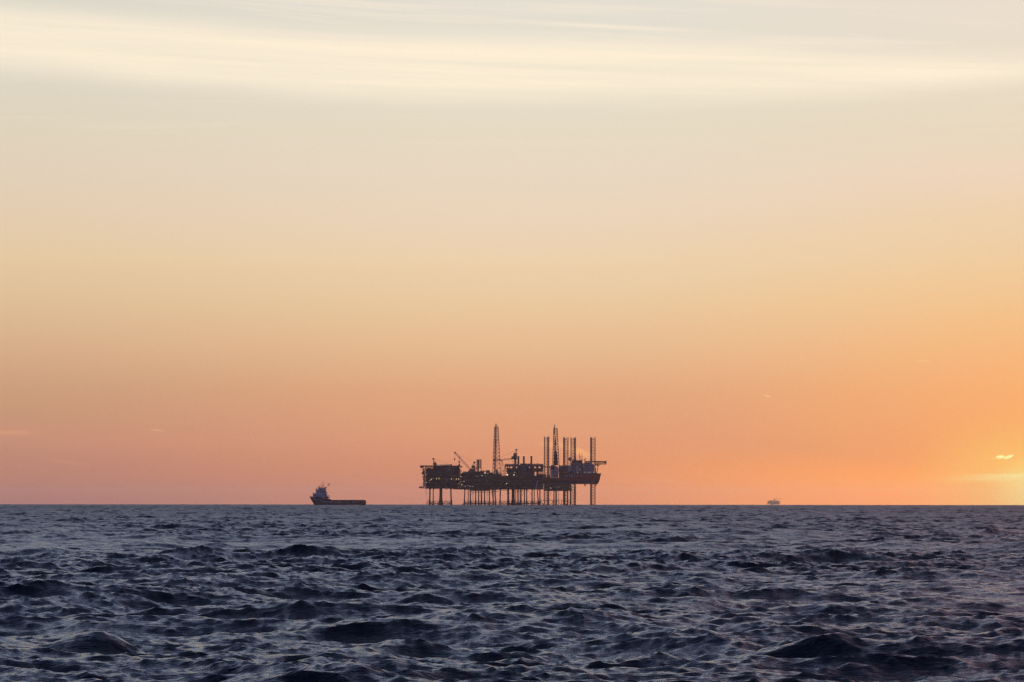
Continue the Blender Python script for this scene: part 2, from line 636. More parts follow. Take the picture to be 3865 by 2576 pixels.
    L(bp.outputs['Normal'], b.inputs['Normal'])
    me.materials.append(m)
    return o


build_sea()

# ================================================================== PRODUCTION PLATFORM, LEFT
def low_bracing(S, root, pxs, y, r0=1895, r1=1906):
    """crossed members and a horizontal between neighbouring legs, just above the sea"""
    for a, c in zip(pxs[:-1], pxs[1:]):
        brace(S, root, (a, r0), (c, r1), y, 0.3)
        brace(S, root, (c, r0 + 0.5), (a, r1), y + 0.8, 0.3)
        brace(S, root, (a, 1900.5), (c, 1900.5), y + 1.6, 0.28, 'horizontal_brace')


def gantry_crane(S, root, y, base, cab, apex, tip, foot, boom_w, rest=None, hook=None, feet=None):
    """pedestal crane: base = pedestal (px0, px1, row top, row deck), cab box, gantry apex, boom foot and tip"""
    bx0, bx1, bt, bd = base
    xm = (S.x(bx0) + S.x(bx1)) / 2
    rr = (S.x(bx1) - S.x(bx0)) / 2
    b = MB()
    b.tube((xm, y, S.z(bd)), (xm, y, S.z(bt)), rr, n=16)
    b.tube((xm, y, S.z(bt)), (xm, y, S.z(bt) + 0.6), rr * 1.25, n=16)
    cr = b.build('crane', M['steel'], root)
    x0, x1, zt, zb = S.x(cab[0]), S.x(cab[1]), S.z(cab[2]), S.z(cab[3])
    c = MB()
    hw = 1.9
    c.box(x0, x1, y - hw, y + hw, zb, zb + (zt - zb) * 0.62)
    c.box(x0 + (x1 - x0) * 0.12, x1 - (x1 - x0) * 0.08, y - hw + 0.2, y + hw - 0.2, zb + (zt - zb) * 0.62, zb + (zt - zb) * 0.9)
    for i in range(4):
        xx = x0 + (x1 - x0) * (0.2 + 0.2 * i)
        c.box(xx - 0.25, xx + 0.25, y - hw + 0.5, y + hw - 0.5, zb + (zt - zb) * 0.9, zt)
    c.rail([(x0, y - hw, zb + (zt - zb) * 0.62), (x1, y - hw, zb + (zt - zb) * 0.62)], 1.0, 1.2, 0.05)
    c.build('machinery_house', M['module'], cr)
    w = MB()
    w.box(x0 + 0.2, x0 + (x1 - x0) * 0.3, y - hw - 0.9, y - hw - 0.004, zb + 0.3, zb + 2.6)
    k = w.build('cab', M['grey'], cr)
    A = S.p(apex[0], apex[1], y)
    g = MB()
    ft = feet or [(cab[0] + 1, cab[2] + 2), (cab[1] - 1, cab[2] + 2)]
    for fx, fr in ft:
        for sy in (-1.2, 1.2):
            g.tube(S.p(fx, fr, y + sy), A + Vector((0, sy * 0.4, 0)), 0.2, n=6)
    mid = (ft[0][0] + ft[1][0]) / 2
    g.tube(S.p(mid, ft[0][1], y), A, 0.22, n=6)
    g.box(A.x - 1.1, A.x + 1.0, A.y - 1.0, A.y + 1.0, A.z - 0.9, A.z + 0.9)
    g.tube((A.x - 1.7, A.y, A.z), (A.x + 2.2, A.y, A.z), 0.18, n=5)
    g.tube((A.x, A.y, A.z + 0.9), (A.x, A.y, A.z + 2.0), 0.08, n=5)
    g.build('gantry', M['steel'], cr)
    F, T = S.p(foot[0], foot[1], y), S.p(tip[0], tip[1], y)
    bm = MB()
    n = max(7, int((T - F).length / 2.2))
    F2 = F.lerp(T, 0.1)
    T2 = F.lerp(T, 0.9)
    side = 1 if T.x > F.x else -1
    up = Vector((0, 0, 1))
    lattice_boom(bm, F, F2, boom_w * 0.75, boom_w, 1, up, 0.17, 0.1)
    lattice_boom(bm, F2, T2, boom_w, boom_w * 0.8, n, up, 0.17, 0.1)
    lattice_boom(bm, T2, T, boom_w * 0.8, boom_w * 0.6, 2, up, 0.17, 0.1)
    d = (T - F).normalized()
    e = T + d * 0.8
    bm.box(e.x - 1.0, e.x + 1.0, y - 0.8, y + 0.8, e.z - 1.1, e.z + 1.1)
    q = F.lerp(T, 0.72)
    bm.box(q.x - 0.7, q.x + 0.7, y - 0.7, y + 0.7, q.z - 0.7, q.z + 0.7)
    bm.build('boom', M['grey'], cr)
    pc = MB()
    for sy in (-0.7, -0.25, 0.25, 0.7):
        pc.tube((T.x, y + sy, T.z + 0.4), (A.x, A.y + sy, A.z + 0.1 - abs(sy) * 0.5), 0.05, n=4)
    pc.build('pendant_cable', M['steel'], cr)
    if hook:
        H = S.p(hook[0], hook[1], y)
        h = MB()
        for sx in (-0.35, 0.35):
            h.tube((e.x - 0.5 + sx, y, e.z - 0.9), (H.x + sx * 0.6, y, H.z + 1.4), 0.06, n=4)
        if len(hook) > 2:
            h.tube((H.x, y, H.z - 1.6), (H.x, y, S.z(hook[2])), 0.04, n=4)
        h.build('hoist_cable', M['steel'], cr)
        k = MB()
        k.box(H.x - 0.75, H.x + 0.75, y - 0.35, y + 0.35, H.z + 0.1, H.z + 1.4)
        k.hexa([(H.x - 0.15, y - 0.15, H.z - 1.7), (H.x + 0.15, y - 0.15, H.z - 1.7), (H.x + 0.15, y + 0.15, H.z - 1.7), (H.x - 0.15, y + 0.15, H.z - 1.7),
                (H.x - 0.7, y - 0.33, H.z + 0.097), (H.x + 0.7, y - 0.33, H.z + 0.097), (H.x + 0.7, y + 0.33, H.z + 0.097), (H.x - 0.7, y + 0.33, H.z + 0.097)])
        k.build('hook_block', M['steel'], cr)
    return cr


def make_left_platform():
    S = Site(3580)
    y0, y1 = 3580, 3612
    root = thing('production_platform', 'tall dark block platform at the left end, under one wide flat top deck', 'oil platform',
                 (S.x(1660), 3596, sea_z(3580)), 'linked platforms on tubular legs')
    # top deck plate, overhanging to the left
    b = MB()
    b.box(S.x(1585), S.x(1737), y0 - 1, y1 + 1, S.z(1761.4), S.z(1758.2))
    b.prism([(S.x(1586), S.z(1766.5)), (S.x(1590), S.z(1767.5)), (S.x(1597), S.z(1761.5)), (S.x(1585), S.z(1761.5))], y0, y0 + 0.8)
    b.prism([(S.x(1586), S.z(1766.5)), (S.x(1590), S.z(1767.5)), (S.x(1597), S.z(1761.5)), (S.x(1585), S.z(1761.5))], y1 - 0.8, y1)
    b.build('top_deck', M['deck'], root)
    MB().rail([(S.x(1586), y0 - 0.8, S.z(1758.2)), (S.x(1733), y0 - 0.8, S.z(1758.2))], 0.9, 3.0, 0.04).build('railing', M['steel'], root)
    storeys(S, root, 1606, 1736, [1770, 1785, 1800, 1815, 1829, 1843.5], y0, y1, bays=9,
            wall_gaps=[(1606, 1634, 1758, 1770)])
    # storey under the top deck is partly open at the left
    b = MB()
    for px in (1607, 1613, 1619, 1625.5, 1629, 1632):
        b.tube(S.p(px, 1770, y0 + 1), S.p(px, 1761.4, y0 + 1), 0.28, n=6)
    b.box(S.x(1606.5), S.x(1632.5), y0 + 0.7, y0 + 1.3, S.z(1763), S.z(1761.5))
    for a, c in ((1607, 1613), (1613, 1607), (1625, 1629), (1619, 1625)):
        b.tube(S.p(a, 1770, y0 + 1), S.p(c, 1761.4, y0 + 1), 0.2, n=6)
    b.build('deck_frame', M['steel'], root)
    b = MB()
    b.prism([(S.x(1611), S.z(1769.8)), (S.x(1624), S.z(1769.8)), (S.x(1624), S.z(1767)), (S.x(1620), S.z(1765)), (S.x(1614), S.z(1765.5))], y0 + 4, y0 + 10)
    b.build('machinery_housing', M['module'], root)
    for i, (a, c) in enumerate(((1633.5, 1656), (1656.2, 1680), (1680.2, 1704.6), (1705, 1722), (1722.2, 1734))):
        w = MB()
        w.box(S.x(a), S.x(c), y0 + 2, y0 + 12, S.z(1769.9), S.z(1761.5))
        for q in range(5):
            xx = S.x(a) + (S.x(c) - S.x(a)) * (q + 0.5) / 5
            w.box(xx - 0.08, xx + 0.08, y0 + 1.9, y0 + 1.997, S.z(1769), S.z(1764.5))
        w.build('cladding_panel', M[('module', 'steel', 'module', 'steel', 'module')[i]], root)
    # open stair tower and pipes on the left face
    b = MB()
    xa, xb = S.x(1597.5), S.x(1604.5)
    for x in (xa, xb):
        for y in (y0 + 2, y0 + 6):
            b.tube((x, y, S.z(1841)), (x, y, S.z(1762)), 0.26, n=6)
    rows = [1770, 1779, 1788, 1797, 1806, 1815, 1824, 1833]
    for i, r in enumerate(rows):
        b.box(xa, xb + 1.0, y0 + 2, y0 + 6, S.z(r) - 0.2, S.z(r))
        p, q = (xa, xb) if i % 2 else (xb, xa)
        b.tube((p, y0 + 2, S.z(r + 9)), (q, y0 + 2, S.z(r)), 0.3, n=5)
        b.tube((xb, y0 + 4, S.z(r)), (S.x(1607), y0 + 4, S.z(r)), 0.22, n=5)
    b.build('stair_tower', M['steel'], root)
    b = MB()
    for px, a, c in ((1600.4, 1764, 1838), (1602.3, 1784, 1836)):
        b.tube(S.p(px, c, y0 + 1.4), S.p(px, a, y0 + 1.4), 0.3, n=8)
    b.build('riser_pipe', M['steel'], root)
    # floodlights and life rafts on outriggers
    for px, r, w in ((1595.5, 1774.7, 1.0), (1593.4, 1789.4, 1.0), (1596, 1801.8, 0.85), (1598.4, 1811, 0.9), (1597, 1827.5, 0.95), (1741.5, 1763.8, 1.15), (1739.2, 1778.9, 1.0)):
        x, z = S.x(px), S.z(r)
        tgt = S.x(1606) if px < 1700 else S.x(1736)
        b = MB()
        b.tube((x, y0 + 1.2, z), (tgt, y0 + 1.2, z - 0.5), 0.16, n=5)
        b.tube((x, y0 + 1.2, z), (tgt, y0 + 1.2, z - 3.4), 0.14, n=5)
        b.tube((x - w, y0 + 1.2, z + 0.2), (x + w, y0 + 1.2, z + 0.2), w * 0.72, n=10)
        b.build('life_raft_canister', M['steel'], root)
    b = MB()                                     # slanting lifeboat on the left face
    p, q = S.p(1593, 1790, y0 + 0.8), S.p(1600, 1777, y0 + 0.8)
    b.tube(p, p.lerp(q, 0.15), 0.3, 0.95, n=10)
    b.tube(p.lerp(q, 0.15), p.lerp(q, 0.8), 0.95, 1.1, n=10)
    b.tube(p.lerp(q, 0.8), q, 1.1, 0.4, n=10)
    b.build('lifeboat', M['rust'], root)
    # bottom walkway to the left
    b = MB()
    b.box(S.x(1585.5), S.x(1606), y0, y0 + 8, S.z(1844.4), S.z(1841.5))
    b.prism([(S.x(1581.5), S.z(1842.5)), (S.x(1585.4), S.z(1844)), (S.x(1585.4), S.z(1838)), (S.x(1581.5), S.z(1838))], y0 + 1, y0 + 5)
    b.rail([(S.x(1581.5), y0 + 0.2, S.z(1841.5)), (S.x(1597), y0 + 0.2, S.z(1841.5))], 1.5, 1.4, 0.1)
    b.build('lower_walkway', M['steel'], root)
    clutter(S, root, 1583, 1597, 1841.5, y0 + 1, y0 + 5, 4, 1.0, 1.8)
    # cellar deck underside on the right, with hanging caissons
    MB().box(S.x(1709), S.x(1737), y0 + 1, y1 - 2, S.z(1848), S.z(1845.6)).build('cellar_deck', M['deck'], root)
    for px, r0, r1, t in ((1683, 1845, 1850.5, 0.3), (1687, 1845, 1849.5, 0.35), (1606.8, 1845, 1866, 0.16), (1640, 1845, 1847.5, 0.5), (1651, 1845, 1847, 0.6)):
        MB().tube(S.p(px, r0, y0 + 5), S.p(px, r1, y0 + 5), t, n=8).build('caisson', M['steel'], root)
    MB().path([S.p(1609.5, 1845, y0 + 3), S.p(1610.6, 1868, y0 + 3), S.p(1611.6, 1893, y0 + 3)], 0.1, n=5).build('hanging_rope', M['steel'], root)
    MB().path([S.p(1611.6, 1893, y0 + 3), S.p(1611.6, 1895, y0 + 3), S.p(1611.6, 1906, y0 + 3)], [0.3, 0.55, 0.55], n=8).build('buoy_post', M['steel'], root)
    for px, w, yy, bend in ((1622.5, 4.8, y0 + 5, -1.5), (1633, 3.4, y1 - 5, 0), (1658.6, 4.2, y1 - 5, -1), (1665.8, 6.6, y0 + 5, 0), (1701.6, 4.8, y0 + 6, 1.5)):
        jacket_leg(S, root, px, 1845, yy, w, bend)
    walkway(S, root, 1624, 1658, y0 + 4, 1893.5)
    walkway(S, root, 1668, 1700, y0 + 4, 1893.5)
    knees(S, root, ((1625, 8), (1636, -6), (1668, 7), (1697, -8), (1656, -7)), y0 + 5)
    brace(S, root, (1622, 1893), (1613, 1887), y0 + 5, 0.15, 'outrigger')
    brace(S, root, (1621, 1863), (1615.5, 1863), y0 + 5, 0.3, 'outrigger')
    low_bracing(S, root, (1622.5, 1633, 1658.6), y0 + 7)
    low_bracing(S, root, (1665.8, 1684, 1701.6), y0 + 7)
    # crane, mast
    gantry_crane(S, root, y0 + 8, (1637, 1645, 1755, 1758.3), (1634, 1647.3, 1746, 1756), (1634.7, 1732.5), (1700, 1755.5), (1646, 1756.3), 1.2,
                 feet=[(1634.6, 1749), (1644.5, 1749)])
    b = MB()
    b.tube(S.p(1734.8, 1758, y0 + 6), S.p(1734.8, 1738.5, y0 + 6), 0.42, 0.3, n=8)
    b.tube(S.p(1731.6, 1756, y0 + 6), S.p(1731.6, 1741, y0 + 6), 0.16, n=6)
    b.box(S.x(1730), S.x(1738.5), y0 + 5, y0 + 7, S.z(1746), S.z(1745.2))
    b.box(S.x(1730.6), S.x(1733), y0 + 5.4, y0 + 6.6, S.z(1745), S.z(1739.5))
    b.tube(S.p(1728.5, 1757, y0 + 6), S.p(1729.4, 1735, y0 + 6), 0.07, n=5)
    b.tube(S.p(1727, 1757.5, y0 + 6), S.p(1744, 1757.2, y0 + 6), 0.08, n=5)
    b.build('mast', M['steel'], root)
    b = MB()
    b.box(S.x(1728), S.x(1737), y0 + 4, y0 + 9, S.z(1758.1), S.z(1754.8))
    b.box(S.x(1727.6), S.x(1737.3), y0 + 3.8, y0 + 9.2, S.z(1754.75), S.z(1754.3))
    b.build('equipment_hut', M['module'], root)
    yl = y0 - 0.6
    lit_windows(S, root, ((1628, 1810.4), (1647.5, 1807.5), (1657.5, 1806.7), (1704.3, 1809), (1722.6, 1809), (1731, 1809)), y0 + 0.4)
    lamps(S, root, ((1623, 1813.7), (1609.8, 1822.8), (1654.6, 1756.6)), yl, 'lw', 1.0)
    lamps(S, root, ((1635.5, 1805.8), (1598.6, 1826), (1620.6, 1823.6), (1610.6, 1791.7), (1696, 1771.8), (1729.6, 1827)), yl, 'lc', 0.8)
    lamps(S, root, ((1615.6, 1786), (1636, 1770.6), (1701.8, 1777), (1735, 1829), (1729.6, 1840), (1651, 1831), (1719, 1813), (1597.5, 1838.5)), yl, 'ld', 0.7)


def make_middle_platform():
    S = Site(3574)
    y0, y1 = 3574, 3604
    root = thing('wellhead_platform', 'long low dark platform with a raised lattice-boom crane and a twin exhaust stack', 'oil platform',
                 (S.x(1810), 3588, sea_z(3574)), 'linked platforms on tubular legs')
    storeys(S, root, 1736.6, 1893.4, [1788.5, 1803, 1818, 1833, 1847], y0, y1, bays=10)
    MB().box(S.x(1885), S.x(1897.5), y0 + 16, y0 + 16.3, S.z(1846.5), S.z(1799)).build('cladding_panel', M['module'], root)
    # broken upper outline: modules of different heights
    for a, c, r, mt in ((1742, 1752.5, 1785.5, 'module'), (1752.8, 1769, 1782, 'steel'), (1769.3, 1797, 1781, 'module'), (1797.3, 1815, 1780, 'steel'),
                        (1815.3, 1827, 1781.5, 'module'), (1849.5, 1860, 1787.2, 'module')):
        b = MB()
        b.box(S.x(a), S.x(c), y0 + 3, y0 + 13, S.z(1788.4), S.z(r))
        for q in range(5):
            xx = S.x(a) + (S.x(c) - S.x(a)) * (q + 0.5) / 5
            b.box(xx - 0.1, xx + 0.1, y0 + 2.85, y0 + 2.996, S.z(1788), S.z(r + 0.6))
        b.build('module', M[mt], root)
    b = MB()
    b.tube((S.x(1746), y0 + 4, S.z(1786.2)), (S.x(1752), y0 + 4, S.z(1784.6)), 1.0, n=12)
    b.tube((S.x(1744), y0 + 4, S.z(1787)), (S.x(1746), y0 + 4, S.z(1786.2)), 0.4, 1.0, n=12)
    b.build('vessel', M['module'], root)
    clutter(S, root, 1752, 1768, 1782, y0 + 4, y0 + 11, 5, 0.4, 1.0)
    clutter(S, root, 1815, 1830, 1781.5, y0 + 4, y0 + 11, 8, 0.8, 2.0)
    clutter(S, root, 1826, 1860, 1788.4, y0 + 3, y0 + 12, 9, 0.6, 1.9)
    b = MB()                                        # hut with a flaring roof
    b.box(S.x(1834), S.x(1848.6), y0 + 4, y0 + 11, S.z(1788.3), S.z(1778.4))
    b.prism([(S.x(1834), S.z(1778.35)), (S.x(1848.6), S.z(1778.35)), (S.x(1850), S.z(1776)), (S.x(1844), S.z(1775.4)), (S.x(1832.6), S.z(1776))], y0 + 3.5, y0 + 11.5)
    b.build('control_hut', M['grey'], root)
    # deck crane with its boom up to the left
    gantry_crane(S, root, y0 + 7, (1776, 1790, 1783, 1788.3), (1769.5, 1795, 1768, 1784), (1790, 1745.6), (1718.6, 1711), (1773, 1770.5), 2.3,
                 hook=(1715.7, 1735, 1754), feet=[(1781.5, 1759), (1793.5, 1759)])
    b = MB()
    b.box(S.x(1779), S.x(1794), y0 + 5, y0 + 9, S.z(1768), S.z(1760.5))
    b.box(S.x(1780.5), S.x(1791), y0 + 5.2, y0 + 8.8, S.z(1760.45), S.z(1757.5))
    b.build('winch_house', M['rust'], root)
    # exhaust stacks in their lattice frame
    ex = MB()
    ex.tube(S.p(1804.2, 1788, y0 + 8), S.p(1804.2, 1772, y0 + 8), 1.0, n=12)
    ex.tube(S.p(1804.2, 1772, y0 + 8), S.p(1804.2, 1736.5, y0 + 8), 1.32, n=14)
    ex.tube(S.p(1804.2, 1736.5, y0 + 8), S.p(1804.2, 1735.2, y0 + 8), 1.45, n=14)
    e = ex.build('exhaust_stack', M['steel'], root)
    MB().tube(S.p(1811.8, 1768, y0 + 8), S.p(1811.8, 1735.3, y0 + 8), 0.72, n=12).build('exhaust_stack', M['steel'], root)
    fr = MB()
    xa, xb = S.x(1797.4), S.x(1817)
    ztop, zb = S.z(1735.5), S.z(1788)
    for x in (xa, xb):
        for y in (y0 + 6, y0 + 10):
            fr.tube((x, y, zb), (x, y, ztop), 0.2, n=6)
    for i in range(12):
        za, zc = zb + (ztop - zb) * i / 12, zb + (ztop - zb) * (i + 1) / 12
        for y in (y0 + 6, y0 + 10):
            fr.tube((S.x(1814.6), y, za), (xb, y, zc), 0.1, n=4)
            fr.tube((xa, y, za), (S.x(1799.4), y, zc), 0.08, n=4)
            if i in (4, 11):
                fr.tube((xa, y, zc), (xb, y, zc), 0.2, n=5)
        fr.tube((S.x(1814.6), y0 + 6, za), (S.x(1814.6), y0 + 6, zc), 0.1, n=4)
    for i in range(3):
        fr.tube(S.p(1797.4 + 6 * i, 1788, y0 + 6), S.p(1803.4 + 6 * i, 1771, y0 + 6), 0.16, n=5)
    fr.box(S.x(1790), S.x(1808), y0 + 6.2, y0 + 9.8, S.z(1772), S.z(1769))
    fr.build('stack_frame', M['steel'], root)
    # hanging lower gangways
    for a, c, r in ((1779, 1795, 1861), (1796, 1826, 1860.5), (1827, 1860, 1860.5), (1860, 1880, 1857.5)):
        b = MB()
        b.box(S.x(a), S.x(c), y0 + 3, y0 + 5, S.z(r), S.z(r - 1.2))
        n = int((c - a) / 2.2)
        for i in range(n + 1):
            px = a + (c - a) * i / n
            b.tube(S.p(px, r - 1.2, y0 + 3), S.p(px, 1848, y0 + 3), 0.1, n=4)
            b.tube(S.p(px, r - 1.2, y0 + 5), S.p(px, 1848, y0 + 5), 0.1, n=4)
        b.build('hanging_gangway', M['steel'], root)
    b = MB().box(S.x(1776), S.x(1850), y0 + 2, y1 - 4, S.z(1853.5), S.z(1849.1))
    b.build('cellar_deck', M['deck'], root)
    for px, w, dy, bend in ((1754, 3.8, 4, -1.5), (1766, 2.7, 24, 0), (1776, 3.8, 4, 0), (1795.4, 3.8, 5, 0), (1805.7, 3.8, 23, 0), (1817.3, 4.4, 4, 0),
                            (1828.2, 3.8, 24, 0), (1847, 3.6, 5, 0), (1858, 2.8, 14, 4), (1869.4, 3.6, 5, 2), (1888.6, 4.0, 6, -1.5)):
        jacket_leg(S, root, px, 1848, y0 + dy, w, bend)
    for px, dy in ((1772.5, 3), (1785, 10), (1838.5, 12), (1865.8, 9)):
        b = MB()
        b.tube(S.p(px, 1848, y0 + dy), S.p(px, 1907, y0 + dy), 0.2, n=8)
        b.build('conductor_pipe', M['steel'], root)
    for a, c in ((1756, 1774), (1777, 1816), (1818, 1846), (1848, 1868)):
        walkway(S, root, a, c, y0 + 3.4, 1894)
    knees(S, root, ((1756, 8), (1778, 7), (1794, -8), (1807, 7), (1816, -6), (1830, 8), (1846, -7), (1850, 8), (1891, 9)), y0 + 4)
    low_bracing(S, root, (1754, 1766, 1776, 1795.4, 1805.7, 1817.3, 1828.2, 1847, 1860, 1869.4), y0 + 7)
    for a, c, r in ((1779, 1785, 1866.5), (1808, 1814, 1872), (1838, 1845, 1866.5)):
        brace(S, root, (a, r), (c, r), y0 + 4.5, 0.3)
    MB().tube(S.p(1879.6, 1908, y0 + 5), S.p(1880, 1895, y0 + 5), 0.45, n=8).build('mooring_post', M['steel'], root)
    b = MB()
    b.box(S.x(1743), S.x(1757), y0 + 2, y0 + 7, S.z(1905), S.z(1902))
    b.tube(S.p(1743, 1903.6, y0 + 1.7), S.p(1757, 1903.6, y0 + 1.7), 0.35, n=8)
    b.build('boat_landing', M['steel'], root)
    yl = y0 - 0.5
    lamps(S, root, ((1740.2, 1800.7), (1818.8, 1796.7), (1751.4, 1818), (1756, 1836), (1774, 1836.2), (1784, 1836.2), (1841, 1788.7)), yl, 'lw', 1.0)
    lamps(S, root, ((1832.7, 1798.6), (1765, 1834), (1740.2, 1818.8), (1800, 1798.6)), yl, 'lc', 0.8)
    lamps(S, root, ((1851.6, 1798.6), (1847, 1805.7), (1835, 1806), (1748, 1835), (1836, 1806.5)), yl, 'ld', 0.65)
    lit_windows(S, root, ((1743, 1830.7),), y0 - 0.3)


def make_flare_tower():
    """square lattice tower with the riser inside; it stands on its own tripod beside the wellhead deck"""
    S = Site(3568)
    y = 3562
    root = thing('lattice_tower', 'tall slim lattice tower rising between the two middle platforms, thick riser inside', 'tower',
                 (S.x(1875), y, sea_z(3568)))
    b = MB()
    c0 = Vector((S.x(1874.5), y, S.z(1800)))
    c1 = Vector((S.x(1873.2), y, S.z(1612.5)))
    lattice_tower(b, c0, 0, S.x(1889.6) - S.x(1859.5), 9.0, c1, S.x(1880.2) - S.x(1866), 4.4, 15, 0.38, 0.2)
    b.build('tower_frame', M['steel'], root)
    b = MB()
    b.tube(S.p(1867.8, 1800, y), S.p(1871.6, 1604, y), 0.62, 0.5, n=10)
    b.tube(S.p(1871.6, 1604, y), S.p(1871.6, 1600.8, y), 0.75, n=10)
    for r in (1644, 1664, 1686, 1709, 1734, 1760):
        t = (1800 - r) / 196
        px = 1867.8 + 3.8 * t
        b.tube(S.p(px, r + 1, y), S.p(px, r - 1, y), 0.9, n=10)
    b.build('riser', M['steel'], root)
    b = MB()
    b.tube(S.p(1864.5, 1800, y + 1.5), S.p(1869.5, 1613, y + 1.0), 0.25, n=6)
    b.tube(S.p(1871.4, 1800, y + 1.5), S.p(1875.3, 1604, y + 1.0), 0.22, n=6)
    b.tube(S.p(1875.3, 1604, y + 1.0), S.p(1875.3, 1602.5, y + 1.0), 0.35, n=6)
    b.build('pilot_pipe', M['steel'], root)
    for r, a, c in ((1613, 1865, 1881.5), (1664, 1862.5, 1884), (1734, 1861, 1887)):
        b = MB()
        b.box(S.x(a), S.x(c), y - 2.6, y + 2.6, S.z(r) - 0.18, S.z(r))
        b.rail([(S.x(a), y - 2.5, S.z(r)), (S.x(c), y - 2.5, S.z(r))], 1.1, 1.6, 0.05)
        b.build('platform_landing', M['steel'], root)
    b = MB()                                  # upright drum at the foot
    b.tube(S.p(1875, 1800, y - 1), S.p(1875, 1775, y - 1), 1.35, n=14)
    b.sphere(S.p(1875, 1775, y - 1), 1.35, 14, 8, sz=0.6)
    b.tube(S.p(1879.3, 1800, y), S.p(1879.3, 1782, y), 0.5, n=10)
    b.build('vessel', M['grey'], root)
    b = MB()
    b.box(S.x(1857), S.x(1892), y - 5.5, y + 5.5, S.z(1804), S.z(1800.1))
    b.build('base_frame', M['steel'], root)
    for px, yy in ((1862, y - 4), (1887, y - 4), (1862, y + 4), (1887, y + 4)):
        b = MB()
        b.tube((S.x(px), yy, S.z(1804)), (S.x(px), yy, sea_z(3568) - 7), 0.5 if px < 1870 else 0.42, n=10)
        b.build('leg', M['concrete'], root)


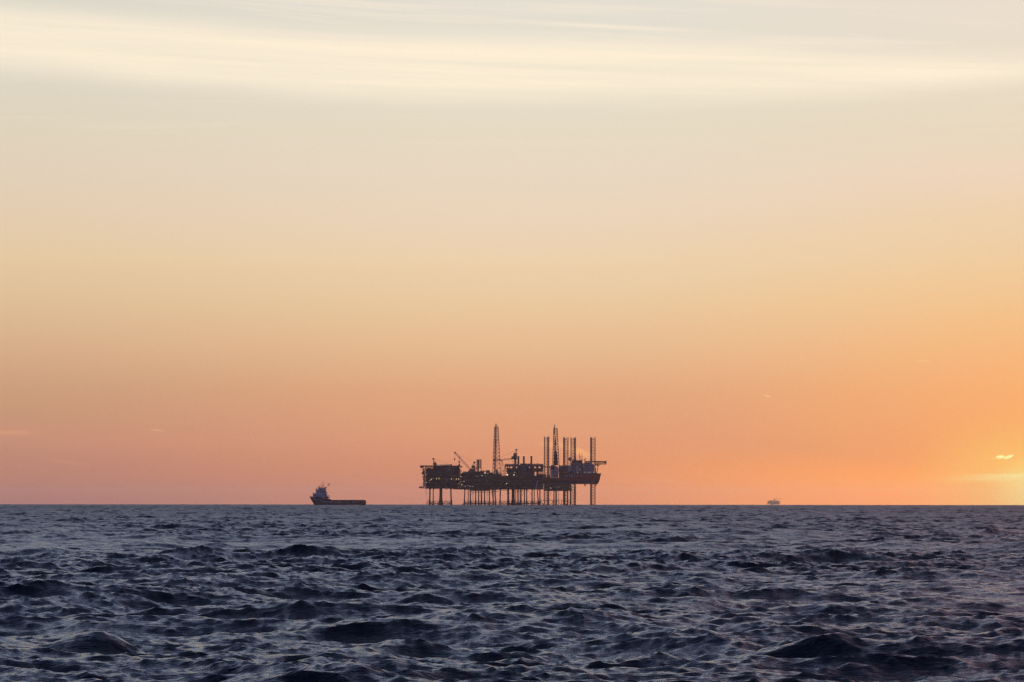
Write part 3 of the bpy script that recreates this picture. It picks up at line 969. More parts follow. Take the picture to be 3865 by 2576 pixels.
def make_right_platform():
    S = Site(3578)
    y0, y1 = 3578, 3608
    root = thing('process_platform', 'dark platform with three flared exhaust stacks and a crane boom pointing left', 'oil platform',
                 (S.x(1975), 3592, sea_z(3578)), 'linked platforms on tubular legs')
    # upper block: roof deck, open strip, machinery storeys
    b = MB()
    b.box(S.x(1905.5), S.x(2051), y0 + 0.5, y1 - 3, S.z(1761), S.z(1752.6))
    for i in range(22):
        px = 1908 + i * 6.6
        b.box(S.x(px) - 0.1, S.x(px) + 0.1, y0 + 0.34, y0 + 0.496, S.z(1760.6), S.z(1753))
    b.build('roof_deck', M['module'], root)
    MB().rail([(S.x(1905.5), y0 + 0.6, S.z(1752.6)), (S.x(2051), y0 + 0.6, S.z(1752.6))], 0.75, 2.4, 0.05).build('railing', M['steel'], root)
    clutter(S, root, 1962, 2045, 1752.6, y0 + 2, y0 + 10, 12, 0.4, 1.0)
    b = MB()
    n = 16
    for i in range(n + 1):
        px = 1908 + (2050 - 1908) * i / n
        b.tube(S.p(px, 1768, y0 + 1.2), S.p(px, 1761, y0 + 1.2), 0.28, n=6)
        b.tube(S.p(px, 1768, y1 - 5), S.p(px, 1761, y1 - 5), 0.28, n=6)
    b.build('deck_frame', M['steel'], root)
    for a, c in ((1934, 1948), (1952, 1972), (1972.4, 1996), (2000, 2017), (2025, 2031), (2041, 2050), (1914, 1917), (1921, 1924)):
        b = MB()
        b.box(S.x(a), S.x(c), y0 + 3, y0 + 14, S.z(1767.8), S.z(1761.4))
        b.box(S.x(a) - 0.1, S.x(c) + 0.1, y0 + 2.9, y0 + 14.1, S.z(1762), S.z(1761.45))
        b.build('machinery_housing', M[random.choice(['module', 'steel', 'grey'])], root)
    b = MB().box(S.x(1970), S.x(1986), y0 - 0.4, y0 + 2.6, S.z(1777.8), S.z(1763.5))
    b.box(S.x(1970.5), S.x(1985.5), y0 - 0.5, y0 - 0.403, S.z(1771.2), S.z(1770.6))
    b.build('cooler_housing', M['grey'], root)
    storeys(S, root, 1911, 2051, [1768, 1779], y0, y1 - 2, bays=9)
    for a, c in ((1914, 1936), (1936.4, 1960), (1960.4, 1985), (1985.4, 2016), (2024.5, 2031.5)):
        b = MB()
        b.box(S.x(a), S.x(c), y0 + 3, y0 + 15, S.z(1797), S.z(1780.6))
        for q in range(6):
            xx = S.x(a) + (S.x(c) - S.x(a)) * (q + 0.5) / 6
            b.box(xx - 0.08, xx + 0.08, y0 + 2.88, y0 + 2.997, S.z(1796), S.z(1781))
        b.build('module', M[random.choice(['module', 'steel', 'module'])], root)
    MB().box(S.x(1913), S.x(2017), y0 + 15.1, y0 + 15.4, S.z(1796.5), S.z(1780.6)).build('cladding_panel', M['module'], root)
    b = MB()
    for px in (2018, 2033, 2038, 2043, 2050):
        b.tube(S.p(px, 1797, y0 + 1), S.p(px, 1780.5, y0 + 1), 0.3, n=6)
    for r in (1784, 1788, 1792):
        b.tube(S.p(2031, r, y0 + 1.5), S.p(2051, r, y0 + 1.5), 0.22, n=6)
    b.build('pipework', M['steel'], root)
    MB().box(S.x(2031.5), S.x(2052), y0 + 3, y0 + 12, S.z(1797), S.z(1789.5)).build('module', M['steel'], root)
    # lower decks
    storeys(S, root, 1893, 2052, [1796.4, 1809, 1822, 1834, 1846.5], y0 - 1, y1, bays=10)
    # pale slanting panel hanging beside the red hull
    b = MB()
    b.hexa([(S.x(2019.5), y0 - 2.2, S.z(1847)), (S.x(2027.5), y0 - 2.2, S.z(1847)), (S.x(2027.5), y0 - 1.9, S.z(1847)), (S.x(2019.5), y0 - 1.9, S.z(1847)),
            (S.x(2025), y0 - 2.2, S.z(1817)), (S.x(2030.5), y0 - 2.2, S.z(1814)), (S.x(2030.5), y0 - 1.9, S.z(1814)), (S.x(2025), y0 - 1.9, S.z(1817))])
    b.build('pale_panel', M['offwhite'], root)
    # left side stairs and the tee shaped vent post with its braces
    b = MB()
    for px in (1898.5, 1904.5, 1909.5):
        b.tube(S.p(px, 1798, y0 + 2), S.p(px, 1764 if px > 1900 else 1776, y0 + 2), 0.2, n=6)
    for i, r in enumerate((1768, 1774, 1780, 1786, 1792)):
        b.tube(S.p(1898.5 if i % 2 else 1909.5, r + 6, y0 + 2), S.p(1909.5 if i % 2 else 1898.5, r, y0 + 2), 0.2, n=5)
        b.box(S.x(1898 if i % 2 else 1904), S.x(1911), y0 + 1.8, y0 + 4, S.z(r) - 0.15, S.z(r))
    b.box(S.x(1894), S.x(1911), y0 + 1.5, y0 + 4.5, S.z(1778.6), S.z(1777.2))
    b.build('stair_tower', M['steel'], root)
    b = MB()
    b.tube(S.p(1894, 1798, y0 + 3), S.p(1894, 1740.5, y0 + 3), 0.27, n=8)
    b.box(S.x(1888.5), S.x(1898.8), y0 + 2, y0 + 4, S.z(1740.4), S.z(1739.2))
    b.hexa([(S.x(1893), y0 + 2.6, S.z(1742.5)), (S.x(1895), y0 + 2.6, S.z(1742.5)), (S.x(1895), y0 + 3.4, S.z(1742.5)), (S.x(1893), y0 + 3.4, S.z(1742.5)),
            (S.x(1890), y0 + 2.1, S.z(1740.45)), (S.x(1897.5), y0 + 2.1, S.z(1740.45)), (S.x(1897.5), y0 + 3.9, S.z(1740.45)), (S.x(1890), y0 + 3.9, S.z(1740.45))])
    b.tube(S.p(1894, 1742.5, y0 + 3), S.p(1910.5, 1771, y0 + 3), 0.25, n=6)
    b.tube(S.p(1894, 1752.5, y0 + 3), S.p(1909, 1770, y0 + 3), 0.22, n=6)
    b.build('vent_post', M['steel'], root)
    # exhaust stacks
    for a, c in ((1953.2, 1960.2), (1973.6, 1980.5), (2002.2, 2009)):
        xm, r = (S.x(a) + S.x(c)) / 2, (S.x(c) - S.x(a)) / 2
        yy = y0 + 7
        b = MB()
        b.path([(xm, yy, S.z(1753)), (xm, yy, S.z(1731)), (xm, yy, S.z(1726)), (xm, yy, S.z(1723.6))], [r, r, r * 1.08, r * 1.16], n=16)
        b.tube((xm, yy, S.z(1723.6)), (xm, yy, S.z(1722.4)), r * 1.2, n=16)
        for rr in (1748, 1739):
            b.tube((xm, yy, S.z(rr)), (xm, yy, S.z(rr) + 0.18), r * 1.06, n=16)
        b.build('exhaust_stack', M['module'], root)
    gantry_crane(S, root, y0 + 7, (1940.5, 1948.6, 1735, 1752.5), (1936.4, 1952, 1709, 1734.5), (1949, 1698), (1868, 1738.6), (1938, 1731.6), 1.5,
                 feet=[(1941, 1712), (1951.8, 1716)])
    b = MB()
    b.box(S.x(1930), S.x(1937), y0 + 5.4, y0 + 8.6, S.z(1734), S.z(1723.2))
    b.box(S.x(1929), S.x(1933), y0 + 5.6, y0 + 8.4, S.z(1734), S.z(1731))
    b.build('counterweight', M['steel'], root)
    b = MB()
    b.tube(S.p(1937, 1752.6, y0 + 4), S.p(1936.6, 1741, y0 + 4), 0.2, n=6)
    for px, r in ((1932.5, 1739), (1935, 1738.5), (1939, 1740)):
        b.tube(S.p(1936.7, 1744.5, y0 + 4), S.p(px, r, y0 + 4), 0.13, n=5)
    b.tube(S.p(1950.4, 1752.6, y0 + 4), S.p(1950.2, 1739, y0 + 4), 0.16, n=5)
    b.box(S.x(1949), S.x(1952), y0 + 3.6, y0 + 4.4, S.z(1745), S.z(1744.2))
    b.build('aerial', M['steel'], root)
    # under the deck
    for a, c, r in ((1893, 1914, 1853), (1947, 1957, 1859), (1957, 1969, 1856), (1969, 1978, 1855.5), (1979, 1996, 1854)):
        b = MB()
        b.box(S.x(a), S.x(c), y0 + 3, y0 + 6, S.z(r), S.z(r - 1.2))
        m = int((c - a) / 2)
        for i in range(m + 1):
            px = a + (c - a) * i / m
            b.tube(S.p(px, r - 1.2, y0 + 3), S.p(px, 1847.4, y0 + 3), 0.1, n=4)
        b.build('hanging_gangway', M['steel'], root)
    for px, w, dy, bend in ((1918, 6.6, 5, 0), (1936.8, 10.0, 6, 0), (1958.2, 3.0, 24, 0), (1965.8, 5.4, 5, 0), (1979.7, 3.8, 5, 0), (1988.3, 3.8, 22, 0),
                            (2008.3, 4.0, 5, 0), (2016.8, 3.0, 22, 0), (2029.5, 3.8, 5, 2.2), (2038, 4.2, 6, 0)):
        jacket_leg(S, root, px, 1847, y0 + dy, w, bend)
    for px in (1944.2, 1946.6, 1952.8):
        MB().tube(S.p(px, 1847.4, y0 + 9), S.p(px, 1907, y0 + 9), 0.26 if px < 1950 else 0.5, n=8).build('conductor_pipe', M['steel'], root)
    for px, r in ((1914.5, 1863.5), (1923.5, 1863.8), (1976.5, 1865), (1970.5, 1870.5), (2004.5, 1865)):
        b = MB()
        b.box(S.x(px) - 1.0, S.x(px) + 1.0, y0 + 3, y0 + 5, S.z(r), S.z(r) + 0.35)
        b.rail([(S.x(px) - 0.9, y0 + 3.1, S.z(r) + 0.35), (S.x(px) + 0.9, y0 + 3.1, S.z(r) + 0.35)], 1.0, 0.9, 0.05)
        b.build('access_landing', M['steel'], root)
    for a, c in ((1889, 1916), (1920, 1950), (1968, 1986), (1990, 2007), (2010, 2029)):
        walkway(S, root, a, c, y0 + 3.4, 1893.5)
    knees(S, root, ((1920, 6), (1932, -6), (1942, 8), (1968, 7), (1978, -6), (1990, 7), (2006, -8), (2011, 7), (2027, -7), (2041, 14)), y0 + 5)
    low_bracing(S, root, (1918, 1937, 1952, 1965.8, 1979.7, 1988.3, 2008.3, 2016.8, 2030, 2038), y0 + 7)
    low_bracing(S, root, (1890, 1904, 1918), y0 + 7)
    MB().box(S.x(1926), S.x(1966), y0 + 2, y0 + 10, S.z(1906), S.z(1899)).build('boat_landing', M['steel'], root)
    yl = y0 - 1.6
    lamps(S, root, ((1915, 1793),), y0 - 0.7, 'lb', 1.7)
    lamps(S, root, ((1912, 1826.5), (1940, 1793.6)), yl, 'lb', 1.0)
    lamps(S, root, ((1942, 1784), (1960.5, 1754.2), (1973, 1797), (1982.6, 1797), (2005, 1797), (2016, 1797)), y0 - 0.9, 'lw', 0.8)
    lamps(S, root, ((1946.5, 1784), (1975, 1784), (2027.5, 1797), (2036.7, 1797), (1951, 1796), (1891, 1828), (1898, 1820), (1907, 1830)), yl, 'ld', 0.7)


def make_drilled_platform():
    S = Site(3576)
    y0, y1 = 3576, 3606
    root = thing('wellhead_platform', 'low dark deck on legs directly under the red rig hull, right of the stacks platform', 'oil platform',
                 (S.x(2104), 3590, sea_z(3576)), 'linked platforms on tubular legs')
    storeys(S, root, 2053.5, 2155, [1828.5, 1840, 1851.5], y0, y1, bays=8)
    for a, c, r, mt in ((2056, 2071, 1825, 'module'), (2071.3, 2090, 1824, 'steel'), (2090.3, 2112, 1825.3, 'module'), (2112.3, 2130, 1824.2, 'steel'), (2130.3, 2152, 1825, 'module')):
        b = MB()
        b.box(S.x(a), S.x(c), y0 + 2, y0 + 12, S.z(1828.45), S.z(r))
        for q in range(5):
            xx = S.x(a) + (S.x(c) - S.x(a)) * (q + 0.5) / 5
            b.box(xx - 0.08, xx + 0.08, y0 + 1.9, y0 + 1.997, S.z(1828.2), S.z(r + 0.4))
        b.build('module', M[mt], root)
    for a, c, r in ((2056, 2080, 1853.6), (2100, 2112, 1852.8), (2127, 2146, 1855)):
        MB().box(S.x(a), S.x(c), y0 + 3, y0 + 12, S.z(r), S.z(1852)).build('cellar_deck', M['deck'], root)
    for px, w, dy, bend in ((2091, 3.8, 5, 0), (2101, 3.9, 22, 0), (2153.6, 4.4, 6, 0), (2133.6, 2.7, 22, 0), (2142, 2.0, 10, 0), (2068.2, 2.4, 20, 0)):
        jacket_leg(S, root, px, 1852, y0 + dy, w, bend, 1.3)
    MB().tube(S.p(2096.7, 1852, y0 + 8), S.p(2096.7, 1907, y0 + 8), 0.28, n=8).build('conductor_pipe', M['steel'], root)
    b = MB()
    b.tube(S.p(2109, 1852, y0 + 8), S.p(2109, 1907, y0 + 8), 0.2, n=8)
    for i in range(9):
        b.tube(S.p(2109, 1856 + 5 * i, y0 + 8), S.p(2109, 1857 + 5 * i, y0 + 8), 0.42, n=8)
    b.build('conductor_pipe', M['darkred'], root)
    walkway(S, root, 2040, 2088, y0 + 3, 1889.5)
    walkway(S, root, 2093, 2152, y0 + 3, 1889.5)
    knees(S, root, ((2041, 14), (2089, -14), (2104, 16), (2153, -16)), y0 + 5, 1893)
    for px in (2085, 2120.5):
        MB().tube(S.p(px, 1890, y0 + 5), S.p(px, 1908, y0 + 5), 0.32, n=8).build('fender_post', M['steel'], root)
    MB().path([S.p(2081, 1852, y0 + 2), S.p(2079.5, 1860, y0 + 2), S.p(2077, 1868.5, y0 + 2)], 0.22, n=6).build('hanging_hose', M['steel'], root)
    b = MB()
    for i in range(5):
        b.tube(S.p(2155.5 + 3 * (i % 2), 1836 + 3.2 * i, y0 + 3), S.p(2160.5 - 3 * (i % 2), 1839 + 3.2 * i, y0 + 3), 0.22, n=6)
    b.tube(S.p(2155, 1835, y0 + 3), S.p(2163, 1829, y0 + 3), 0.22, n=6)
    b.box(S.x(2155.2), S.x(2161), y0 + 1, y0 + 5, S.z(1851), S.z(1849.5))
    b.build('outboard_stair', M['steel'], root)
    yl = y0 - 0.7
    lamps(S, root, ((2078, 1842.7),), yl, 'lw', 1.25)
    lamps(S, root, ((2109.5, 1839.4), (2149.5, 1839.5)), yl, 'lc', 0.9)
    lamps(S, root, ((2094, 1840), (2104, 1840.3), (2123.5, 1836.8), (2080, 1845)), yl, 'ld', 0.7)


# ================================================================== JACK-UP RIG
def make_rig():
    S = Site(3618)
    y0, y1 = 3618, 3656
    root = thing('jack_up_rig', 'red-hulled drilling rig raised on four lattice legs, helideck at its right end', 'drilling rig',
                 (S.x(2160), 3637, sea_z(3618)))
    zk, zt, zf = S.z(1827.3), S.z(1804.5), S.z(1788)
    zm = S.z(1814.5)
    xs, xf, xb = S.x(2030), S.x(2162), S.x(2269)
    xk = S.x(2256.6)
    x_m = S.x(2263)
    hull = MB()
    ym = (y0 + y1) / 2
    # lower hull (dark) and upper hull (red) share the slanted bow
    def bowpt(x, t):     # narrowing of the beam towards the bow
        return t
    nb = 5.0
    hull.hexa([(xs, y0, zk), (S.x(2235), y0, zk), (S.x(2235), y1, zk), (xs, y1, zk),
               (xs, y0, zm), (S.x(2238), y0, zm), (S.x(2238), y1, zm), (xs, y1, zm)], 1)
    hull.hexa([(S.x(2235), y0, zk), (xk, y0 + nb, zk), (xk, y1 - nb, zk), (S.x(2235), y1, zk),
               (S.x(2238), y0, zm), (x_m, y0 + nb, zm), (x_m, y1 - nb, zm), (S.x(2238), y1, zm)], 1)
    hull.hexa([(xs, y0, zm), (xf, y0, zm), (xf, y1, zm), (xs, y1, zm), (xs, y0, zt), (xf, y0, zt), (xf, y1, zt), (xs, y1, zt)], 0)
    hull.hexa([(xf, y0, zm), (S.x(2238), y0, zm), (S.x(2238), y1, zm), (xf, y1, zm),
               (xf, y0, zf), (S.x(2242), y0, zf), (S.x(2242), y1, zf), (xf, y1, zf)], 0)
    hull.hexa([(S.x(2238), y0, zm), (x_m, y0 + nb, zm), (x_m, y1 - nb, zm), (S.x(2238), y1, zm),
               (S.x(2242), y0, zf), (xb, y0 + nb, zf), (xb, y1 - nb, zf), (S.x(2242), y1, zf)], 0)
    h = hull.build('hull', [M['red'], M['navy']], root)
    # faint pale lettering strip on the side, too blurred to read
    t = MB()
    px = 2173.5
    for w in (2.4, 1.6, 2.0, 2.0, 1.2, 2.0, 1.8, 1.6, 2.2, 1.4, 1.4, 1.2):
        t.box(S.x(px), S.x(px + w * 0.8), y0 - 0.03, y0 - 0.003, S.z(1798.6), S.z(1796.4))
        px += w + 0.35 + (2.0 if w == 1.2 else 0)
    t.build('lettering', M['offwhite'], h)
    MB().rail([(S.x(2242), y0 + 0.2, zf), (xb - 0.2, y0 + nb, zf), (xb - 0.2, y1 - nb, zf), (S.x(2242), y1 - 0.2, zf)], 1.0, 2.2, 0.05).build('railing', M['steel'], root)
    b = MB().prism([(S.x(2242), zf), (S.x(2256), zf), (S.x(2251), S.z(1785.5)), (S.x(2242), S.z(1785))], y0 + 4, y0 + 8)
    b.build('anchor_winch', M['steel'], root)
    MB().rail([(xs, y0 + 0.2, zt), (xf, y0 + 0.2, zt)], 1.0, 2.2, 0.05).build('railing', M['steel'], root)
    # four triangular lattice legs, through the hull and down into the sea
    rad = 3.46 * 18.2 / 18.0
    def leg(px0, top, mirror, y):
        sgn = -1 if mirror else 1
        xc = S.x(px0) + (rad * 0.974 if not mirror else rad * 0.682)
        cs = []
        for k in range(3):
            a = math.radians(193 + 120 * k)
            cs.append((xc + sgn * rad * math.cos(a), y + rad * math.sin(a)))
        if mirror:
            m = min(c[0] for c in cs)
            cs = [(c[0] - m + S.x(px0), c[1]) for c in cs]
        z1, z0 = S.z(top), sea_z(3640) - 7
        b = MB()
        for cx, cy in cs:
            b.tube((cx, cy, z0), (cx, cy, z1), 0.46, n=8)
            b.box(cx - 0.55, cx + 0.55, cy - 0.12, cy + 0.12, z0, z1 + 0.2)
            b.tube((cx, cy, z1), (cx + (cx - xc) * 0.12, cy, z1 + 1.3), 0.3, n=6)
        nb_ = round((z1 - z0) / 3.62)
        for j in range(nb_):
            za, zb = z0 + (z1 - z0) * j / nb_, z0 + (z1 - z0) * (j + 1) / nb_
            for k in range(3):
                p, q = cs[k], cs[(k + 1) % 3]
                b.tube((p[0], p[1], za), (q[0], q[1], zb), 0.15, n=5)
                b.tube((q[0], q[1], za), (p[0], p[1], zb), 0.15, n=5)
                b.tube((p[0], p[1], zb), (q[0], q[1], zb), 0.09, n=5)
        b.build('leg', M['steel'], root)
        g = MB()                                      # jacking house round the leg at deck level
        zj = zt if px0 < 2160 else zf
        g.box(xc - 4.4, xc + 4.4, y - 4.4, y + 4.4, zj, zj + 1.2)
        for a, c in ((-4.4, -3.6), (3.6, 4.4)):
            for e, f in ((-4.4, -3.6), (3.6, 4.4)):
                g.box(xc + a, xc + c, y + e, y + f, zj + 1.203, zj + (4.2 if px0 < 2120 else 6.0))
        g.build('jacking_frame', M['steel'], root)
    leg(2054.5, 1650.5, False, y0 + 6)
    leg(2128.3, 1651.5, True, y1 - 6)
    leg(2155.2, 1653.5, False, y0 + 5.4)
    leg(2229.2, 1653, True, y0 + 6.5)
    # cantilever substructure under the drilling tower
    yd = y0 - 4
    b = MB()
    b.prism([(S.x(2079), S.z(1804)), (S.x(2083), S.z(1804)), (S.x(2083), S.z(1773)), (S.x(2104), S.z(1773)), (S.x(2103.5), S.z(1804)), (S.x(2107.5), S.z(1804)),
             (S.x(2108.4), S.z(1768)), (S.x(2104), S.z(1762)), (S.x(2094), S.z(1758)), (S.x(2079), S.z(1758)), (S.x(2078.5), S.z(1772))][::-1], yd, yd + 0.8)
    b.prism([(S.x(2079), S.z(1804)), (S.x(2083), S.z(1804)), (S.x(2083), S.z(1773)), (S.x(2104), S.z(1773)), (S.x(2103.5), S.z(1804)), (S.x(2107.5), S.z(1804)),
             (S.x(2108.4), S.z(1768)), (S.x(2104), S.z(1762)), (S.x(2094), S.z(1758)), (S.x(2079), S.z(1758)), (S.x(2078.5), S.z(1772))][::-1], yd + 9, yd + 9.8)
    b.box(S.x(2079), S.x(2108), yd + 0.803, yd + 8.997, S.z(1772), S.z(1766))
    b.build('drill_floor_frame', M['offwhite'], root)
    b = MB()
    b.box(S.x(2083.5), S.x(2094.5), yd + 0.2, yd + 9, S.z(1804), S.z(1773.4))
    b.box(S.x(2094.6), S.x(2103.4), yd + 2, yd + 9.02, S.z(1804), S.z(1773.6))
    for i in range(6):
        b.box(S.x(2084 + 1.7 * i), S.x(2084.3 + 1.7 * i), yd + 0.05, yd + 0.197, S.z(1803), S.z(1775))
    b.build('mud_module', M['offwhite'], root)
    MB().tube(S.p(2090, 1799, yd - 0.5), S.p(2101, 1791, yd - 0.5), 0.35, n=8).build('mud_hose', M['offwhite'], root)
    MB().box(S.x(2081), S.x(2092), yd - 0.8, yd - 0.003, S.z(1772), S.z(1757.5)).build('driller_cabin', M['darkred'], root)
    MB().box(S.x(2078.3), S.x(2086.5), yd + 1, yd + 8, S.z(1758), S.z(1756.4)).build('drill_floor', M['steel'], root)
    b = MB()
    b.box(S.x(2040), S.x(2107.8), yd + 0.5, yd + 9.3, S.z(1815), S.z(1804.6))
    b.build('cantilever', M['darkred'], root)
    # derrick
    b = MB()
    yc = yd + 5
    c0 = Vector((S.x(2098), yc, S.z(1757)))
    c1 = Vector((S.x(2096.3), yc, S.z(1617)))
    lattice_tower(b, c0, 0, S.x(2110.3) - S.x(2085.7), 8.2, c1, S.x(2102.8) - S.x(2089.8), 4.2, 14, 0.4, 0.2)
    b.box(S.x(2089.5), S.x(2103), yc - 2.4, yc + 2.4, S.z(1617.3), S.z(1616.2))
    b.rail([(S.x(2089.6), yc - 2.3, S.z(1616.2)), (S.x(2103), yc - 2.3, S.z(1616.2))], 1.0, 1.3, 0.05)
    dk = b.build('derrick', M['steel'], root)
    b = MB()
    b.tube(S.p(2092.5, 1640, yc), S.p(2092.5, 1606.5, yc), 0.62, 0.5, n=8)
    b.box(S.x(2090.4), S.x(2094.8), yc - 0.7, yc + 0.7, S.z(1608), S.z(1604.6))
    b.build('crown_block', M['steel'], dk)
    b = MB()
    b.hexa([(S.x(2088.6), yc - 2.6, S.z(1757)), (S.x(2106), yc - 2.6, S.z(1757)), (S.x(2106), yc + 2.6, S.z(1757)), (S.x(2088.6), yc + 2.6, S.z(1757)),
            (S.x(2090.4), yc - 1.6, S.z(1712)), (S.x(2103), yc - 1.6, S.z(1712)), (S.x(2103), yc + 1.6, S.z(1712)), (S.x(2090.4), yc + 1.6, S.z(1712))])
    b.hexa([(S.x(2091), yc - 1.6, S.z(1712)), (S.x(2102.5), yc - 1.6, S.z(1712)), (S.x(2102.5), yc + 1.6, S.z(1712)), (S.x(2091), yc + 1.6, S.z(1712)),
            (S.x(2093.2), yc - 1.0, S.z(1701)), (S.x(2099), yc - 1.0, S.z(1701)), (S.x(2099), yc + 1.0, S.z(1701)), (S.x(2093.2), yc + 1.0, S.z(1701))])
    b.build('wind_wall', M['darkred'], dk)
    b = MB()
    b.hexa([(S.x(2091.2), yc - 1.7, S.z(1681)), (S.x(2100.4), yc - 1.7, S.z(1681)), (S.x(2100.4), yc + 1.7, S.z(1681)), (S.x(2091.2), yc + 1.7, S.z(1681)),
            (S.x(2092.8), yc - 1.0, S.z(1664)), (S.x(2097.8), yc - 1.0, S.z(1664)), (S.x(2097.8), yc + 1.0, S.z(1664)), (S.x(2092.8), yc + 1.0, S.z(1664))])
    b.hexa([(S.x(2092.9), yc - 1.0, S.z(1664)), (S.x(2097.6), yc - 1.0, S.z(1664)), (S.x(2097.6), yc + 1.0, S.z(1664)), (S.x(2092.9), yc + 1.0, S.z(1664)),
            (S.x(2094), yc - 0.5, S.z(1646)), (S.x(2096), yc - 0.5, S.z(1646)), (S.x(2096), yc + 0.5, S.z(1646)), (S.x(2094), yc + 0.5, S.z(1646))])
    b.build('monkey_board', M['darkred'], dk)
    b = MB()
    for px in (2092.6, 2095, 2097.5):
        b.tube(S.p(px, 1705, yc - 1), S.p(px, 1676, yc - 1), 0.32, n=6)
    b.box(S.x(2090.8), S.x(2099), yc - 1.2, yc + 1.2, S.z(1693.5), S.z(1690.5))
    b.build('drill_pipe_stand', M['rust'], dk)
    # deck crane lying level to the left of the drill floor
    b = MB()
    b.box(S.x(2071), S.x(2081), yd - 2.6, yd - 1.0, S.z(1766), S.z(1760.8))
    b.tube(S.p(2076, 1804, yd - 1.8), S.p(2076, 1766.1, yd - 1.8), 0.5, n=10)
    cr = b.build('crane', M['offwhite'], root)
    b = MB()
    lattice_boom(b, S.p(2071, 1763, yd - 1.8), S.p(2056, 1763, yd - 1.8), 1.2, 1.2, 6, r=0.22, rb=0.16)
    b.build('boom', M['steel'], cr)
    b = MB()
    b.box(S.x(2045.5), S.x(2056), yd - 2.7, yd - 0.9, S.z(1764.6), S.z(1761))
    b.build('boom_tip', M['offwhite'], cr)
    # houses on deck
    def house(px0, px1, r0, r1, ya, yb, mt, name='deckhouse', ribs=6, win=0):
        b = MB()
        x0, x1, za, zb = S.x(px0), S.x(px1), S.z(r1), S.z(r0)
        b.box(x0, x1, ya, yb, za, zb)
        for i in range(ribs):
            xx = x0 + (x1 - x0) * (i + 0.5) / ribs
            b.box(xx - 0.07, xx + 0.07, ya - 0.1, ya - 0.003, za + 0.2, zb - 0.2)
        b.rail([(x0, ya + 0.1, zb), (x1, ya + 0.1, zb)], 1.0, 2.0, 0.05)
        o = b.build(name, M[mt], root)
        return o
    house(2109.5, 2143.3, 1758.5, 1780, y0 + 4, y0 + 16, 'steel')
    clutter(S, root, 2111, 2142, 1758.5, y0 + 5, y0 + 12, 7, 0.3, 0.8)
    house(2143.6, 2156, 1757.5, 1780, y0 + 3, y0 + 14, 'offwhite', ribs=4)
    house(2110, 2163, 1780.2, 1804.4, y0 + 6, y0 + 20, 'darkred', ribs=10)
    house(2053, 2061.8, 1790, 1804.4, y0 + 0.8, y0 + 5, 'offwhite', 'container', 5)
    house(2127.8, 2142.4, 1793.5, 1804.4, y0 + 1, y0 + 5, 'grey', 'container', 6)
    house(2153.5, 2162, 1788.5, 1804.4, y0 + 0.6, y0 + 5, 'offwhite', 'container', 4)
    house(2065, 2077.5, 1793, 1804.4, y0 + 1.5, y0 + 5.5, 'steel', 'container', 5)
    # enclosed lifeboat, rust orange, hung along the deckhouse
    b = MB()
    x0, x1 = S.x(2111), S.x(2148)
    zc = S.z(1784.6)
    b.path([(x0, y0 + 2.6, zc), (x0 + 1.2, y0 + 2.6, zc), (x1 - 1.2, y0 + 2.6, zc), (x1, y0 + 2.6, zc)], [0.5, 1.35, 1.35, 0.5], n=12)
    b.box(x0 + 1.5, x1 - 1.5, y0 + 1.7, y0 + 3.5, zc + 1.1, zc + 1.75)
    b.build('lifeboat', M['orange'], root)
    # accommodation block in steps
    acc = house(2156.4, 2203, 1748.5, 1787.8, y0 + 2, y0 + 22, 'grey', 'accommodation_block', 10)
    house(2203.3, 2243, 1752.3, 1787.9, y0 + 1, y0 + 22, 'offwhite', 'accommodation_block', 14)
    house(2159.5, 2198, 1738, 1748.2, y0 + 3, y0 + 18, 'darkred', 'bridge_house', 6)
    house(2206, 2234, 1746, 1752.2, y0 + 2, y0 + 20, 'steel', 'bridge_house', 6)
    MB().box(S.x(2174), S.x(2184), y0 + 1.2, y0 + 1.997, S.z(1779), S.z(1759)).build('cladding_panel', M['offwhite'], root)
    b = MB()
    for i, (a, r) in enumerate(((2190, 1786), (2200, 1777), (2190, 1768), (2200, 1759))):
        b.tube(S.p(a, r, y0 + 1), S.p(4390 - a, r - 9, y0 + 1), 0.3, n=6)
        b.box(S.x(2188), S.x(2203), y0 + 0.6, y0 + 1.9, S.z(r - 9) - 0.12, S.z(r - 9))
    b.build('outside_stair', M['rust'], root)
    b = MB()
    for i in range(11):
        for r in (1758.5, 1767, 1776):
            x, z = S.x(2207 + 3.2 * i), S.z(r)
            b.box(x - 0.28, x + 0.28, y0 + 0.9, y0 + 0.996, z - 0.4, z + 0.4)
    b.build('window_row', M['glass'], root)
    # helideck, cantilevered over the bow
    yh0, yh1 = y0 + 4, y0 + 28
    b = MB()
    cxh, cyh = (S.x(2208) + S.x(2288)) / 2, (yh0 + yh1) / 2
    rx, ry = (S.x(2288.5) - S.x(2207)) / 2, (yh1 - yh0) / 2 + 1.5
    pl = [(cxh + rx * cx_, cyh + ry * sy_) for cx_, sy_ in ((1, -0.42), (1, 0.42), (0.55, 1), (-0.55, 1), (-1, 0.42), (-1, -0.42), (-0.55, -1), (0.55, -1))]
    zt_, zb_ = S.z(1740.6), S.z(1744.4)
    vs = [(x, y, zb_) for x, y in pl] + [(x, y, zt_) for x, y in pl]
    b.add(vs, [(i, (i + 1) % 8, 8 + (i + 1) % 8, 8 + i) for i in range(8)] + [tuple(range(7, -1, -1)), tuple(range(8, 16))])
    hd = b.build('helideck', M['deck'], root)
    b = MB()
    zl = S.z(1752.5)
